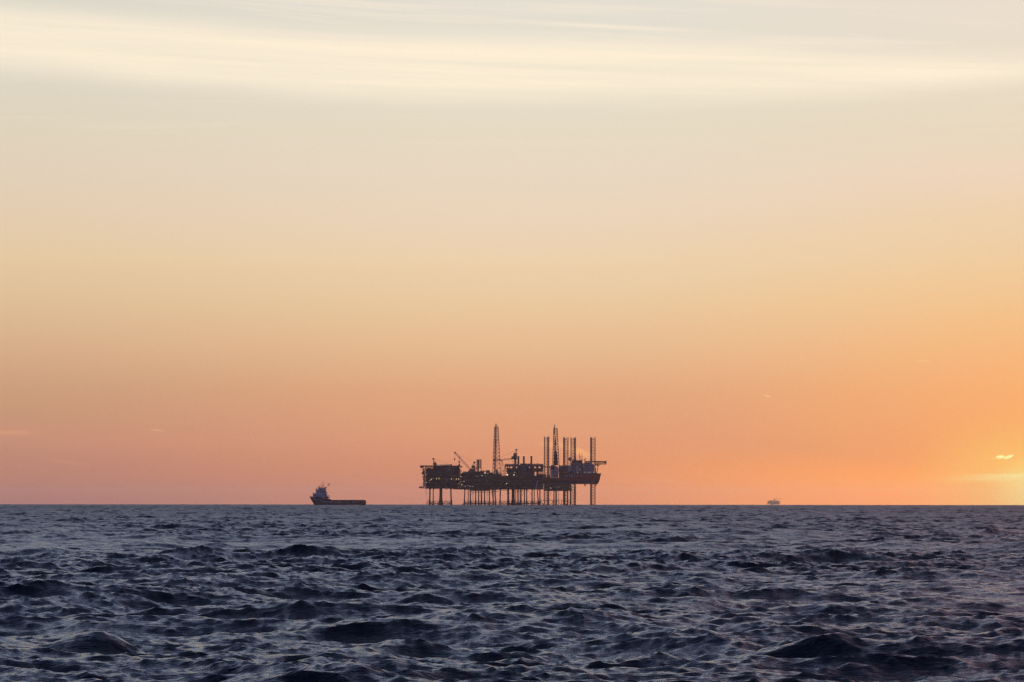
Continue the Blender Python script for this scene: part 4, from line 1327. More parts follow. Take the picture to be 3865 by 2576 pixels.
    for yy in (yh0 + 3, cyh, yh1 - 3):
        b.tube((S.x(2246), yy, zl), (S.x(2289), yy, zl), 0.13, n=5)
        n = 14
        for i in range(n):
            p0, p1 = 2246 + 43 * i / n, 2246 + 43 * (i + 1) / n
            b.tube((S.x(p0), yy, zl if i % 2 else zb_), (S.x(p1), yy, zb_ if i % 2 else zl), 0.11, n=5)
        b.tube((S.x(2289), yy, zl), (S.x(2289), yy, zt_ + 0.9), 0.2, n=5)
        b.tube((S.x(2259), yy, S.z(1758)), (S.x(2253.5), yy, S.z(1787)), 0.24, n=8)
        for px in (2247, 2253, 2259, 2265, 2271):
            b.tube((S.x(2259), yy, S.z(1758)), (S.x(px), yy, zl if px != 2259 else zb_), 0.16, n=6)
        b.tube((S.x(2244), yy, S.z(1758)), (S.x(2260), yy, S.z(1758)), 0.1, n=5)
    for px in (2247, 2268, 2289):
        b.tube((S.x(px), yh0 + 3, zl), (S.x(px), yh1 - 3, zl), 0.12, n=5)
    b.build('helideck_support', M['steel'], root)
    b = MB()
    b.box(S.x(2281), S.x(2288.4), yh0 + 6, yh1 - 6, S.z(1747.5), S.z(1744.5))
    b.build('safety_net', M['steel'], hd)
    # radomes, aerial masts, small gear
    def radome(px, r, rp, row_base, y):
        b = MB()
        c = S.p(px, r, y)
        b.tube((c.x - 0.25, y, S.z(row_base)), (c.x - 0.25, y, c.z - rp * 0.9), 0.22, n=6)
        b.tube((c.x + 0.3, y, S.z(row_base)), (c.x + 0.3, y, c.z - rp * 0.9), 0.1, n=6)
        b.tube((c.x, y, c.z - rp * 1.15), (c.x, y, c.z - rp * 0.8), rp * 0.55, n=10)
        p = b.build('radome_post', M['steel'], root)
        MB().sphere(c, rp, 18, 12).build('radome', M['offwhite'], p, smooth=True)
    radome(2151.7, 1732.5, 2.15, 1757.5, y0 + 6)
    radome(2173, 1732, 1.15, 1738, y0 + 12)
    radome(2207.8, 1734, 0.8, 1741, y0 + 12)
    for px, top, arms in ((2188, 1707.5, (1712, 1719, 1725)), (2197.7, 1709.5, (1714, 1722)), (2192.4, 1719, (1724,)), (2211, 1728.5, ())):
        b = MB()
        ym_ = y0 + 9
        base = 1738 if px < 2200 else 1741
        b.tube(S.p(px, base, ym_), S.p(px, top, ym_), 0.3 if px == 2188 else 0.18, 0.14, n=6)
        for r in arms:
            b.tube(S.p(px - 2.6, r, ym_), S.p(px + 2.2, r, ym_), 0.1, n=5)
            b.tube(S.p(px - 2.4, r + 1.5, ym_), S.p(px - 2.4, r - 2, ym_), 0.1, n=5)
        b.sphere(S.p(px, top + 1, ym_), 0.32, 8, 5)
        b.build('aerial_mast', M['steel'], root)
    for a, c, r in ((2185, 2200, 1730), ):
        MB().box(S.x(a), S.x(c), y0 + 8, y0 + 10, S.z(r), S.z(r) + 0.2).build('mast_platform', M['steel'], root)
    clutter(S, root, 2161, 2197, 1738, y0 + 5, y0 + 14, 6, 0.3, 0.9)
    # stair and pipes at the bow end of the accommodation
    b = MB()
    for i in range(5):
        r = 1764 + 5 * i
        b.tube(S.p(2244 + 5 * (i % 2), r, y0 + 2), S.p(2249 - 5 * (i % 2), r + 5, y0 + 2), 0.18, n=5)
        b.box(S.x(2243.2), S.x(2251), y0 + 1.4, y0 + 3, S.z(r) - 0.12, S.z(r))
    b.build('outside_stair', M['steel'], root)
    # ring shaped fairleads under the hull
    for px in (2208, 2248.7):
        b = MB()
        c = S.p(px, 1832, y0 + 3)
        b.torus(c, 0.75, 0.38, 16, 8)
        b.box(c.x - 0.9, c.x + 0.9, c.y - 0.5, c.y + 0.5, c.z + 0.95, zk - 0.003)
        b.build('anchor_fairlead', M['steel'], root)
    yl = y0 - 0.2
    X = lambda u: 2050 + u / 9.412
    Y_ = lambda v: 1720 + v / 9.412
    lamps(S, root, [(X(u), Y_(v)) for u, v in ((1225, 600), (1473, 597), (1637, 597), (1803, 597), (315, 693))], yl, 'lw', 1.1)
    lamps(S, root, [(X(u), Y_(v)) for u, v in ((1435, 268), (1425, 378), (1310, 492))], y0 + 0.2, 'lc', 0.95)
    lamps(S, root, [(X(u), Y_(v)) for u, v in ((780, 708), (1127, 650), (975, 390), (1555, 597), (1718, 597))], yl, 'ld', 0.85)
    lamps(S, root, [(X(u), Y_(v)) for u, v in ((1040, 270), (1197, 268), (1562, 278), (1685, 278), (1327, 592), (930, 705), (185, 670))], yl, 'ld', 0.7)


def link_bridge(name, label, S, px0, px1, row, y):
    root = thing(name, label, 'footbridge', (S.x((px0 + px1) / 2), y, S.z(row)), 'bridges between the platforms')
    x0, x1, z = S.x(px0), S.x(px1), S.z(row)
    MB().box(x0, x1, y - 1.2, y + 1.2, z - 0.4, z).build('walkway', M['deck'], root)
    n = max(2, int((x1 - x0) / 3))
    b = MB()
    for sy in (-1.25, 1.25):
        b.tube((x0, y + sy, z + 3), (x1, y + sy, z + 3), 0.2, n=6)
        for i in range(n):
            a, c = x0 + (x1 - x0) * i / n, x0 + (x1 - x0) * (i + 1) / n
            b.tube((a, y + sy, z), (c, y + sy, z + 3), 0.14, n=5)
            b.tube((c, y + sy, z), (c, y + sy, z + 3), 0.14, n=5)
    b.build('truss', M['steel'], root)


# ================================================================== SUPPLY SHIP
def make_ship():
    S = Site(3470)
    yc = 3478
    root = thing('supply_ship', 'offshore supply ship with a white bridge forward and a long low aft deck', 'ship',
                 (S.x(1275), yc, sea_z(3470)))
    zb = sea_z(3470) - 3.2
    zw = S.z(1904.6)
    # stations: column at rail, rail row, half beam at rail, column at waterline, half beam at waterline
    st = [(1166.0, 1875.2, 0.35, 1183.0, 0.3), (1171.5, 1875.8, 3.2, 1185.5, 1.7), (1179, 1876.2, 5.4, 1189, 3.6), (1190, 1876.4, 7.0, 1196, 5.8),
          (1203, 1876.4, 7.7, 1206, 7.2), (1211.8, 1876.8, 7.8, 1213, 7.6), (1222, 1885.2, 7.8, 1222, 7.8), (1246, 1885.4, 7.8, 1246, 7.8),
          (1247.5, 1889.0, 7.8, 1247.5, 7.8), (1300, 1889.2, 7.8, 1300, 7.8), (1350, 1889.2, 7.8, 1350, 7.8), (1371, 1889.6, 7.7, 1372, 7.6), (1380.5, 1892.6, 7.4, 1380.6, 7.0)]
    b = MB()
    V = []
    for a, r, h, w, hw in st:
        zr = S.z(r)
        zmid = zw + (zr - zw) * 0.45
        xm = S.x(w) + (S.x(a) - S.x(w)) * 0.5
        xk = S.x(w) + (0.8 if w < 1190 else 0)
        for sy in (-1, 1):
            V += [(S.x(a), yc + sy * h, zr), (xm, yc + sy * (h * 0.55 + hw * 0.45), zmid), (S.x(w), yc + sy * hw, zw), (xk, yc + sy * hw * 0.85, zb)]
    F, MI = [], []
    n = len(st)
    for i in range(n - 1):
        for sd in (0, 1):
            for k in range(3):
                a, c = i * 8 + sd * 4 + k, (i + 1) * 8 + sd * 4 + k
                F.append((a, a + 1, c + 1, c) if sd == 0 else (a, c, c + 1, a + 1))
                MI.append(1 if k == 2 else 0)
        F.append((i * 8 + 3, i * 8 + 7, (i + 1) * 8 + 7, (i + 1) * 8 + 3)); MI.append(1)
    F += [(0, 4, 5, 1), (1, 5, 6, 2), (2, 6, 7, 3)]; MI += [0, 0, 1]
    e = (n - 1) * 8
    F += [(e, e + 1, e + 5, e + 4), (e + 1, e + 2, e + 6, e + 5), (e + 2, e + 3, e + 7, e + 6)]; MI += [0, 0, 1]
    # main deck plates inside the bulwark
    for i in range(n - 1):
        a, c = st[i], st[i + 1]
        za, zc = S.z(a[1]) - 1.0, S.z(c[1]) - 1.0
        if i == 5: pass
        o = len(V)
        V += [(S.x(a[0]), yc - a[2] + 0.1, za), (S.x(c[0]), yc - c[2] + 0.1, zc), (S.x(c[0]), yc + c[2] - 0.1, zc), (S.x(a[0]), yc + a[2] - 0.1, za)]
        F.append((o, o + 1, o + 2, o + 3)); MI.append(2)
    b.v, b.f, b.mi = V, F, MI
    hull = b.build('hull', [M['navy'], M['navy'], M['deck']], root)
    # pale rubbing stripe along the hull
    s = MB()
    pts = [(1178.5, 1887.4), (1192, 1887.2), (1203, 1887.4), (1210.5, 1888.6), (1216, 1893.0), (1221, 1896.0), (1255, 1896.2)]
    def side_y(px, row):
        for i in range(n - 1):
            if st[i][0] <= px <= st[i + 1][0]:
                t = (px - st[i][0]) / (st[i + 1][0] - st[i][0])
                hh = st[i][2] + (st[i + 1][2] - st[i][2]) * t
                hw = st[i][4] + (st[i + 1][4] - st[i][4]) * t
                return yc - max(hh, hw) - 0.06
        return yc - 7.9
    for (p0, r0), (p1, r1) in list(zip(pts[:-1], pts[1:])) + [((1271, 1896.3), (1292, 1896.3)), ((1301, 1896.3), (1321, 1896.3)), ((1328, 1896.3), (1360, 1896.2)), ((1366, 1896), (1375, 1895.6))]:
        ya, yb = side_y(p0, r0), side_y(p1, r1)
        s.hexa([(S.x(p0), ya, S.z(r0 + 0.9)), (S.x(p1), yb, S.z(r1 + 0.9)), (S.x(p1), yb + 0.5, S.z(r1 + 0.9)), (S.x(p0), ya + 0.5, S.z(r0 + 0.9)),
                (S.x(p0), ya, S.z(r0 - 0.9)), (S.x(p1), yb, S.z(r1 - 0.9)), (S.x(p1), yb + 0.5, S.z(r1 - 0.9)), (S.x(p0), ya + 0.5, S.z(r0 - 0.9))])
    s.build('hull_stripe', M['offwhite'], hull)
    t = MB()
    for px in range(1256, 1378, 8):
        t.box(S.x(px) - 0.25, S.x(px) + 0.25, yc - 8.05, yc - 7.75, S.z(1901), S.z(1890))
    t.tube(S.p(1248, 1894.4, yc - 7.95), S.p(1378, 1894.4, yc - 7.95), 0.16, n=6)
    t.tube(S.p(1248, 1898.6, yc - 7.95), S.p(1378, 1898.6, yc - 7.95), 0.16, n=6)
    t.build('fender', M['steel'], hull)
    # cargo rail along the aft deck
    for sy in (-1, 1):
        c = MB()
        yy = yc + sy * 6.4
        c.box(S.x(1247), S.x(1372), yy - 0.5, yy + 0.5, S.z(1889.1), S.z(1888.2))
        for i in range(17):
            px = 1250 + i * 7.4
            c.box(S.x(px) - 0.25, S.x(px) + 0.25, yy - 0.45, yy + 0.45, S.z(1893), S.z(1889.15))
        c.path([S.p(1371, 1888.8, yy), S.p(1375.5, 1889.4, yy), S.p(1378.2, 1892, yy), S.p(1379.4, 1897, yy)], 0.3, n=6)
        c.build('cargo_rail', M['steel'], root)
    for px, w, h, mt in ((1285, 5, 1.2, 'rust'), (1306, 8, 1.0, 'grey'), (1330, 6, 1.2, 'steel'), (1338, 4, 1.3, 'rust')):
        q = MB()
        z = S.z(1892.5)
        q.box(S.x(px), S.x(px + w), yc - 2, yc + 2, z, z + h)
        for i in range(4):
            xx = S.x(px) + (S.x(px + w) - S.x(px)) * (i + 0.5) / 4
            q.box(xx - 0.08, xx + 0.08, yc - 2.08, yc - 2.003, z + 0.1, z + h - 0.1)
        q.build('cargo_container', M[mt], root)
    # superstructure in tiers
    def tier(px0, px1, r0, r1, hw, mt, name, slope=0, rail=True):
        q = MB()
        x0, x1, za, zc = S.x(px0), S.x(px1), S.z(r1), S.z(r0)
        q.hexa([(x0, yc - hw, za), (x1, yc - hw, za), (x1, yc + hw, za), (x0, yc + hw, za),
                (x0 + slope, yc - hw, zc), (x1, yc - hw, zc), (x1, yc + hw, zc), (x0 + slope, yc + hw, zc)])
        q.box(x0 + slope - 0.3, x1 + 0.3, yc - hw - 0.3, yc + hw + 0.3, zc + 0.003, zc + 0.15)
        o = q.build(name, M[mt], root)
        if rail:
            MB().rail([(x1, yc - hw - 0.2, zc + 0.15), (x0 + slope - 0.2, yc - hw - 0.2, zc + 0.15), (x0 + slope - 0.2, yc + hw + 0.2, zc + 0.15), (x1, yc + hw + 0.2, zc + 0.15)], 1.0, 1.5, 0.05).build('railing', M['steel'], o)
        return o
    d1 = tier(1179.8, 1224, 1864.4, 1880, 6.6, 'white', 'deckhouse', 0.4)
    tier(1224.2, 1233, 1864.4, 1888, 6.2, 'offwhite', 'deckhouse', 0, False)
    q = MB().hexa([(S.x(1205), yc - 6.5, S.z(1885)), (S.x(1224), yc - 6.5, S.z(1887)), (S.x(1224), yc + 6.5, S.z(1887)), (S.x(1205), yc + 6.5, S.z(1885)),
                   (S.x(1205), yc - 6.5, S.z(1880.1)), (S.x(1224), yc - 6.5, S.z(1880.1)), (S.x(1224), yc + 6.5, S.z(1880.1)), (S.x(1205), yc + 6.5, S.z(1880.1))])
    q.build('deckhouse', M['offwhite'], root)
    d2 = tier(1191.3, 1232.3, 1857.6, 1864.2, 5.8, 'white', 'deckhouse', 0.2, False)
    for o, r, p0, p1, hw, k in ((d1, 1871, 1184, 1222, 6.6, 8), (d1, 1876.4, 1184, 1222, 6.6, 8)):
        w = MB()
        for i in range(k):
            x = S.x(p0 + (p1 - p0) * (i + 0.5) / k)
            w.box(x - 0.35, x + 0.35, yc - hw - 0.03, yc - hw - 0.004, S.z(r + 1), S.z(r - 1))
        w.build('porthole_row', M['glass'], o)
    br = tier(1191.0, 1232.0, 1851.8, 1855.0, 7.4, 'white', 'bridge', -0.3)
    q = MB()
    q.box(S.x(1192.6), S.x(1230.5), yc - 6.6, yc + 6.6, S.z(1857.5), S.z(1855.05))
    wn = q.build('bridge_window', M['glass'], br)
    q = MB()
    for i in range(13):
        x = S.x(1193 + 37 * i / 12)
        q.box(x - 0.12, x + 0.12, yc - 6.72, yc - 6.603, S.z(1857.45), S.z(1855.1))
    q.build('window_post', M['white'], br)
    wh = tier(1197.8, 1226, 1844.2, 1851.4, 4.6, 'white', 'wheelhouse', 0.9)
    q = MB()
    for i in range(9):
        x = S.x(1201 + 22 * (i + 0.5) / 9)
        q.box(x - 0.32, x + 0.32, yc - 4.64, yc - 4.604, S.z(1849.2), S.z(1846.4))
    q.build('window_row', M['glass'], wh)
    # funnels raked aft
    for sy in (-3.4, 3.4):
        q = MB()
        q.tube(S.p(1222.5, 1851, yc + sy), S.p(1225.5, 1843.6, yc + sy), 1.1, 0.9, n=10)
        q.tube(S.p(1225.5, 1843.6, yc + sy), S.p(1230.6, 1840.4, yc + sy), 0.75, 0.6, n=10)
        q.tube(S.p(1226.5, 1846, yc + sy), S.p(1229.5, 1848.5, yc + sy), 0.2, n=6)
        q.build('funnel', M['steel'], root)
    # masts
    q = MB()
    q.tube(S.p(1217.5, 1844, yc), S.p(1217.5, 1820.5, yc), 0.28, 0.14, n=8)
    q.sphere(S.p(1217.6, 1819.5, yc), 0.35, 8, 6)
    for r, w in ((1829.5, 3.0), (1837, 4.0), (1834, 2.6)):
        q.tube(S.p(1217.5 - w, r, yc), S.p(1217.5 + w, r, yc), 0.11, n=5)
    q.box(S.x(1215.4), S.x(1216.8), yc - 1.4, yc + 1.4, S.z(1835.6), S.z(1834.6))
    q.build('main_mast', M['steel'], root)
    for px, top, r in ((1211.0, 1831.5, 0.24), (1214.0, 1822.8, 0.10), (1222.8, 1822.4, 0.12), (1220.6, 1831, 0.12), (1212.4, 1824.5, 0.08), (1194.2, 1841.6, 0.30)):
        q = MB()
        base = 1844 if px > 1196 else 1852
        q.tube(S.p(px, base, yc - 1.5), S.p(px, top, yc - 1.5), r, r * 0.7, n=6)
        if px < 1196:
            q.tube(S.p(px, 1847.5, yc - 1.5), S.p(px, 1844, yc - 1.5), 0.55, n=8)
        elif r < 0.2:
            q.tube(S.p(px - 1.3, top + 5, yc - 1.5), S.p(px + 1.3, top + 5, yc - 1.5), 0.08, n=5)
        q.build('aerial_mast', M['steel'], root)
    for px, r, rad in ((1202.2, 1837.2, 0.78), (1206.4, 1839.6, 0.62)):
        q = MB()
        q.tube(S.p(px, 1844, yc - 1), S.p(px, r + 2, yc - 1), 0.4, n=8)
        q.tube(S.p(px - 0.6, 1844, yc - 1), S.p(px + 0.8, r + 2.5, yc - 1), 0.2, n=6)
        p = q.build('radome_post', M['steel'], root)
        MB().sphere(S.p(px, r, yc - 1), rad, 16, 10).build('radome', M['offwhite'], p, smooth=True)
    # rescue boat and davit behind the house
    q = MB()
    q.path([S.p(1233, 1888, yc - 5), S.p(1234.5, 1874, yc - 5), S.p(1238, 1871.2, yc - 5), S.p(1242.5, 1873, yc - 5), S.p(1243.3, 1878, yc - 5)], [0.4, 0.45, 0.4, 0.3, 0.15], n=8)
    q.tube(S.p(1237, 1887, yc - 5), S.p(1235, 1876, yc - 5), 0.25, n=6)
    q.tube(S.p(1239, 1886, yc - 5), S.p(1236.5, 1881, yc - 5), 0.25, n=6)
    q.build('davit', M['steel'], root)
    q = MB()
    q.path([S.p(1229, 1879, yc - 6.8), S.p(1231, 1879.6, yc - 6.8), S.p(1238.5, 1879.4, yc - 6.8), S.p(1243, 1876, yc - 6.8)], [0.4, 1.0, 0.95, 0.25], n=10)
    q.box(S.x(1233), S.x(1236), yc - 7.5, yc - 6.2, S.z(1878), S.z(1874.6))
    q.build('rescue_boat', M['rust'], root)
    q = MB()
    q.tube(S.p(1232.5, 1862, yc - 4), S.p(1236.4, 1861.5, yc - 4), 0.16, n=6)
    q.tube(S.p(1235.4, 1863, yc - 4), S.p(1235, 1859.6, yc - 4), 0.35, n=8)
    q.build('searchlight', M['steel'], root)
    q = MB()
    q.box(S.x(1233.2), S.x(1246), yc - 7, yc + 7, S.z(1888.4), S.z(1885.6))
    q.box(S.x(1236), S.x(1244), yc - 4, yc + 4, S.z(1885.55), S.z(1883.6))
    q.build('winch_house', M['steel'], root)
    q = MB()
    q.path([S.p(1167, 1875, yc), S.p(1167, 1871.8, yc)], 0.12, n=5)
    q.box(S.x(1171), S.x(1174), yc - 1.5, yc + 1.5, S.z(1876.5), S.z(1875.1))
    q.box(S.x(1176), S.x(1178.5), yc - 2.5, yc + 2.5, S.z(1878), S.z(1876))
    q.build('anchor_windlass', M['steel'], root)
    # puff of exhaust drifting aft of the funnel
    c = S.p(1239.4, 1830.5, yc)
    sm = MB().sphere((0, 0, 0), 1.0, 20, 12)
    o = sm.build('smoke', bpy.data.materials.new('exhaust_smoke'))
    o.location = c
    o.scale = (3.2, 2.2, 1.7)
    o.rotation_euler = (0, R_(-48), 0)
    o['kind'] = 'stuff'
    o['label'] = 'small brown puff of exhaust smoke above the supply ship funnel'
    o['category'] = 'smoke'
    m = o.data.materials[0]
    m.use_nodes = True
    nt = m.node_tree
    nt.nodes.clear()
    v = nt.nodes.new('ShaderNodeVolumePrincipled')
    v.inputs['Color'].default_value = (0.12, 0.09, 0.09, 1)
    tc = nt.nodes.new('ShaderNodeTexCoord')
    ln = nt.nodes.new('ShaderNodeVectorMath'); ln.operation = 'LENGTH'
    nt.links.new(tc.outputs['Object'], ln.inputs[0])
    mr = nt.nodes.new('ShaderNodeMapRange')
    mr.inputs['From Min'].default_value = 1.0
    mr.inputs['From Max'].default_value = 0.1
    mr.inputs['To Min'].default_value = 0.0
    mr.inputs['To Max'].default_value = 0.45
    nt.links.new(ln.outputs['Value'], mr.inputs['Value'])
    nt.links.new(mr.outputs['Result'], v.inputs['Density'])
    out = nt.nodes.new('ShaderNodeOutputMaterial')
    nt.links.new(v.outputs[0], out.inputs['Volume'])


# ================================================================== FAR PLATFORM
def make_far_platform():
    S = Site(19000)
    y0 = 19000
    root = thing('far_platform', 'small hazy platform on the horizon right of the rig, with one crane boom', 'oil platform',
                 (S.x(2920), y0 + 15, sea_z(19000)))
    def blk(a, c, r0, r1, ya, yb, name, mt='module'):
        b = MB()
        b.box(S.x(a), S.x(c), y0 + ya, y0 + yb, S.z(r1), S.z(r0))
        for i in range(5):
            xx = S.x(a) + (S.x(c) - S.x(a)) * (i + 0.5) / 5
            b.box(xx - 0.3, xx + 0.3, y0 + ya - 0.3, y0 + ya - 0.01, S.z(r1) + 0.5, S.z(r0) - 0.5)
        b.build(name, M[mt], root)
    blk(2900, 2941, 1892.2, 1901.5, 0, 40, 'module')
    blk(2909, 2943, 1901.6, 1903.6, 1, 38, 'lower_deck', 'deck')
    blk(2893.5, 2948.5, 1891.2, 1892.1, -2, 42, 'top_deck', 'deck')
    blk(2904.5, 2915, 1888.2, 1891.1, 4, 20, 'upper_module', 'steel')
    blk(2927, 2938, 1888.8, 1891.1, 4, 20, 'upper_module', 'steel')
    blk(2916, 2926, 1889.8, 1891.1, 6, 24, 'upper_module', 'steel')
    b = MB()
    for a, c in ((2895, 2900), (2941, 2945.5)):
        for r in (1894, 1898.5, 1902):
            b.box(S.x(a), S.x(c), y0 + 2, y0 + 20, S.z(r) - 0.5, S.z(r))
        b.tube(S.p(a + 0.6, 1892, y0 + 3), S.p(a + 0.3, 1904, y0 + 3), 0.6, n=6)
        b.tube(S.p(a, 1902, y0 + 3), S.p(c, 1894, y0 + 3), 0.5, n=6)
        b.tube(S.p(c, 1902, y0 + 3), S.p(a, 1894, y0 + 3), 0.5, n=6)
    b.prism([(S.x(2941), S.z(1900)), (S.x(2946), S.z(1898.6)), (S.x(2941), S.z(1896.5))], y0 + 2, y0 + 12)
    b.build('side_gallery', M['steel'], root)
    for px, ry in ((2896.5, 4), (2902, 30), (2911, 4), (2916, 30), (2923, 6), (2929, 30), (2935, 4), (2941, 26)):
        MB().tube((S.x(px), y0 + ry, S.z(1901)), (S.x(px), y0 + ry, sea_z(19000) - 5), 1.0, 1.3, n=8).build('leg', M['concrete'], root)
    blk(2909, 2919, 1903.7, 1909, 8, 20, 'boat_landing', 'steel')
    cb = MB()
    cb.tube(S.p(2922.2, 1891, y0 + 10), S.p(2922.2, 1887, y0 + 10), 2.4, n=12)
    cb.hexa([(S.x(2919.8), y0 + 7, S.z(1887)), (S.x(2925.4), y0 + 7, S.z(1887)), (S.x(2925.4), y0 + 13, S.z(1887)), (S.x(2919.8), y0 + 13, S.z(1887)),
             (S.x(2919.6), y0 + 8, S.z(1882.6)), (S.x(2922), y0 + 8, S.z(1882.6)), (S.x(2922), y0 + 12, S.z(1882.6)), (S.x(2919.6), y0 + 12, S.z(1882.6))])
    cb.box(S.x(2922.1), S.x(2926), y0 + 7.5, y0 + 12.5, S.z(1887), S.z(1884))
    cr = cb.build('crane', M['steel'], root)
    b = MB()
    lattice_boom(b, S.p(2925, 1884.6, y0 + 10), S.p(2929, 1882.8, y0 + 10), 1.6, 1.6, 3, r=0.5, rb=0.3)
    lattice_boom(b, S.p(2929, 1882.8, y0 + 10), S.p(2952.5, 1882.4, y0 + 10), 1.6, 1.2, 12, r=0.5, rb=0.3)
    b.tube(S.p(2952.5, 1882.4, y0 + 10), S.p(2954.3, 1884.6, y0 + 10), 0.7, n=6)
    b.build('boom', M['steel'], cr)
    b = MB()
    b.tube(S.p(2954.3, 1884.6, y0 + 10), S.p(2954.4, 1887, y0 + 10), 0.35, n=5)
    b.build('hook_block', M['steel'], cr)


make_left_platform()
make_middle_platform()
make_flare_tower()
make_right_platform()
make_drilled_platform()
make_rig()
link_bridge('link_bridge', 'short dark truss bridge from the flat-topped left platform to the crane platform', Site(3576), 1735, 1741, 1812, 3590)
link_bridge('link_bridge', 'dark truss bridge at the foot of the lattice tower, left of the three stacks', Site(3576), 1887, 1894.5, 1812, 3590)
make_ship()
make_far_platform()


# ================================================================== SKY
def build_world():
    w = bpy.data.worlds.new('World')
    scene.world = w
    w.use_nodes = True
    nt = w.node_tree
    nt.nodes.clear()
    L = nt.links.new

    def math_(op, a, b=None, c=None, clamp=False):
        n = nt.nodes.new('ShaderNodeMath')
        n.operation = op
        n.use_clamp = clamp
        for i, q in enumerate((a, b, c)):
            if q is None: continue
            if isinstance(q, (int, float)): n.inputs[i].default_value = q
            else: L(q, n.inputs[i])
        return n.outputs[0]

    def smooth(v, a, b, lo=0.0, hi=1.0):
        n = nt.nodes.new('ShaderNodeMapRange')
        n.interpolation_type = 'SMOOTHSTEP'
        L(v, n.inputs['Value'])
        for k, q in zip(('From Min', 'From Max', 'To Min', 'To Max'), (a, b, lo, hi)):
            n.inputs[k].default_value = q
        return n.outputs['Result']

    def mix(f, a, b, mode='MIX'):
        n = nt.nodes.new('ShaderNodeMix')
        n.data_type = 'RGBA'
        n.blend_type = mode
        for k, q in (('Factor', f), ('A', a), ('B', b)):
            if isinstance(q, (int, float)): n.inputs[k].default_value = q
            elif isinstance(q, tuple): n.inputs[k].default_value = (*q, 1)
            else: L(q, n.inputs[k])
        return n.outputs['Result']

    def gauss(v, c, s):
        t = math_('DIVIDE', math_('SUBTRACT', v, c), s)
        return math_('EXPONENT', math_('MULTIPLY', math_('MULTIPLY', t, t), -1.0))

    tc = nt.nodes.new('ShaderNodeTexCoord')
    sp = nt.nodes.new('ShaderNodeSeparateXYZ')
    L(tc.outputs['Generated'], sp.inputs[0])
    X, Y, Z = sp.outputs
    az = math_('MULTIPLY', math_('ARCTAN2', X, Y), 180 / math.pi)        # degrees, to the right of the platforms
    el = math_('MULTIPLY', math_('ARCSINE', Z), 180 / math.pi)

    def deg_az(px): return math.degrees(math.atan((px - CX) / FPX))     # px: columns of the photograph
    def deg_el(py): return math.degrees(math.atan((EYE - py) / FPX))
    Q = 3865 / 2353.0

    # sky colours measured at three azimuths (rows on a 1568 row scale)
    T = [(0, (221, 216, 203), (229, 223, 211), (237, 223, 206)),
         (150, (222, 215, 199), (229, 222, 205), (234, 221, 201)),
         (300, (224, 212, 189), (231, 219, 196), (233, 217, 191)),
         (400, (227, 209, 186), (234, 216, 194), (240, 214, 188)),
         (500, (229, 205, 176), (236, 213, 186), (239, 210, 172)),
         (600, (229, 202, 163), (237, 210, 173), (241, 205, 159)),
         (700, (224, 191, 150), (235, 201, 158), (245, 197, 141)),
         (800, (216, 176, 137), (232, 187, 144), (249, 186, 125)),
         (900, (205, 158, 123), (227, 168, 126), (253, 177, 111)),
         (1000, (198, 145, 118), (226, 157, 117), (255, 170, 101)),
         (1060, (193, 135, 113), (222, 147, 110), (255, 169, 94)),
         (1110, (188, 127, 108), (220, 140, 106), (255, 168, 88)),
         (1160, (176, 114, 106), (216, 133, 101), (255, 166, 84))]
    EMAX = 12.0
    fe = math_('DIVIDE', el, EMAX, clamp=True)
    cols = []
    for k in (1, 2, 3):
        r = nt.nodes.new('ShaderNodeValToRGB')
        els = r.color_ramp.elements
        rows = sorted((max(0.0, deg_el(t[0] * Q)) / EMAX, srgb(*t[k])) for t in T)
        while len(els) < len(rows): els.new(0.5)
        for e, (p, c) in zip(els, rows):
            e.position = p
            e.color = (*c, 1)
        L(fe, r.inputs['Fac'])
        cols.append(r.outputs['Color'])
    c = mix(smooth(az, -11.5, 0.5), cols[0], cols[1])
    aR = smooth(az, 1.2, 11.8)
    aR = math_('MAXIMUM', aR, math_('MULTIPLY', smooth(az, -2.0, 8.5), smooth(el, 1.9, 0.2)))
    c = mix(aR, c, cols[2])

    c = mix(math_('MULTIPLY', aR, smooth(el, 1.3, 0.0)), c, (1.22, 1.0, 0.86), 'MULTIPLY')

    # ---- high cirrus veil: long streaks that dip slightly to the right
    def noise(sx, sy, scale, detail=5, rough=0.55, dist=0.0, tilt=0.0, off=0.0):
        cb = nt.nodes.new('ShaderNodeCombineXYZ')
        L(math_('MULTIPLY', az, sx), cb.inputs[0])
        L(math_('MULTIPLY', math_('ADD', el, math_('MULTIPLY', az, tilt)), sy), cb.inputs[1])
        cb.inputs[2].default_value = off
        n = nt.nodes.new('ShaderNodeTexNoise')
        n.inputs['Scale'].default_value = scale
        n.inputs['Detail'].default_value = detail
        n.inputs['Roughness'].default_value = rough
        n.inputs['Distortion'].default_value = dist
        L(cb.outputs[0], n.inputs['Vector'])
        return n.outputs['Fac']

    wob = noise(0.12, 0.3, 1.0, 3, off=3.1)
    ew = math_('ADD', el, math_('MULTIPLY', math_('SUBTRACT', wob, 0.5), 0.5))
    # lower and upper edge of the bright band
    low = math_('ADD', math_('ADD', 7.82, math_('MULTIPLY', math_('MULTIPLY', az, az), 0.0042)), math_('MULTIPLY', az, -0.006))
    top = math_('ADD', math_('MULTIPLY', az, -0.040), 9.32)
    band = math_('MULTIPLY', smooth(math_('SUBTRACT', ew, low), -0.12, 0.55), smooth(math_('SUBTRACT', top, ew), -0.22, 0.45))
    st1 = noise(0.10, 2.6, 1.0, 6, 0.6, 0.3, 0.03, 1.0)
    st2 = noise(0.16, 9.0, 1.0, 6, 0.65, 0.2, 0.04, 7.0)
    stk = math_('ADD', math_('MULTIPLY', st1, 0.65), math_('MULTIPLY', st2, 0.35))
    bfac = math_('MULTIPLY', band, smooth(stk, 0.30, 0.64, 0.55, 1.0))
    c = mix(bfac, c, srgb(255, 240, 214))
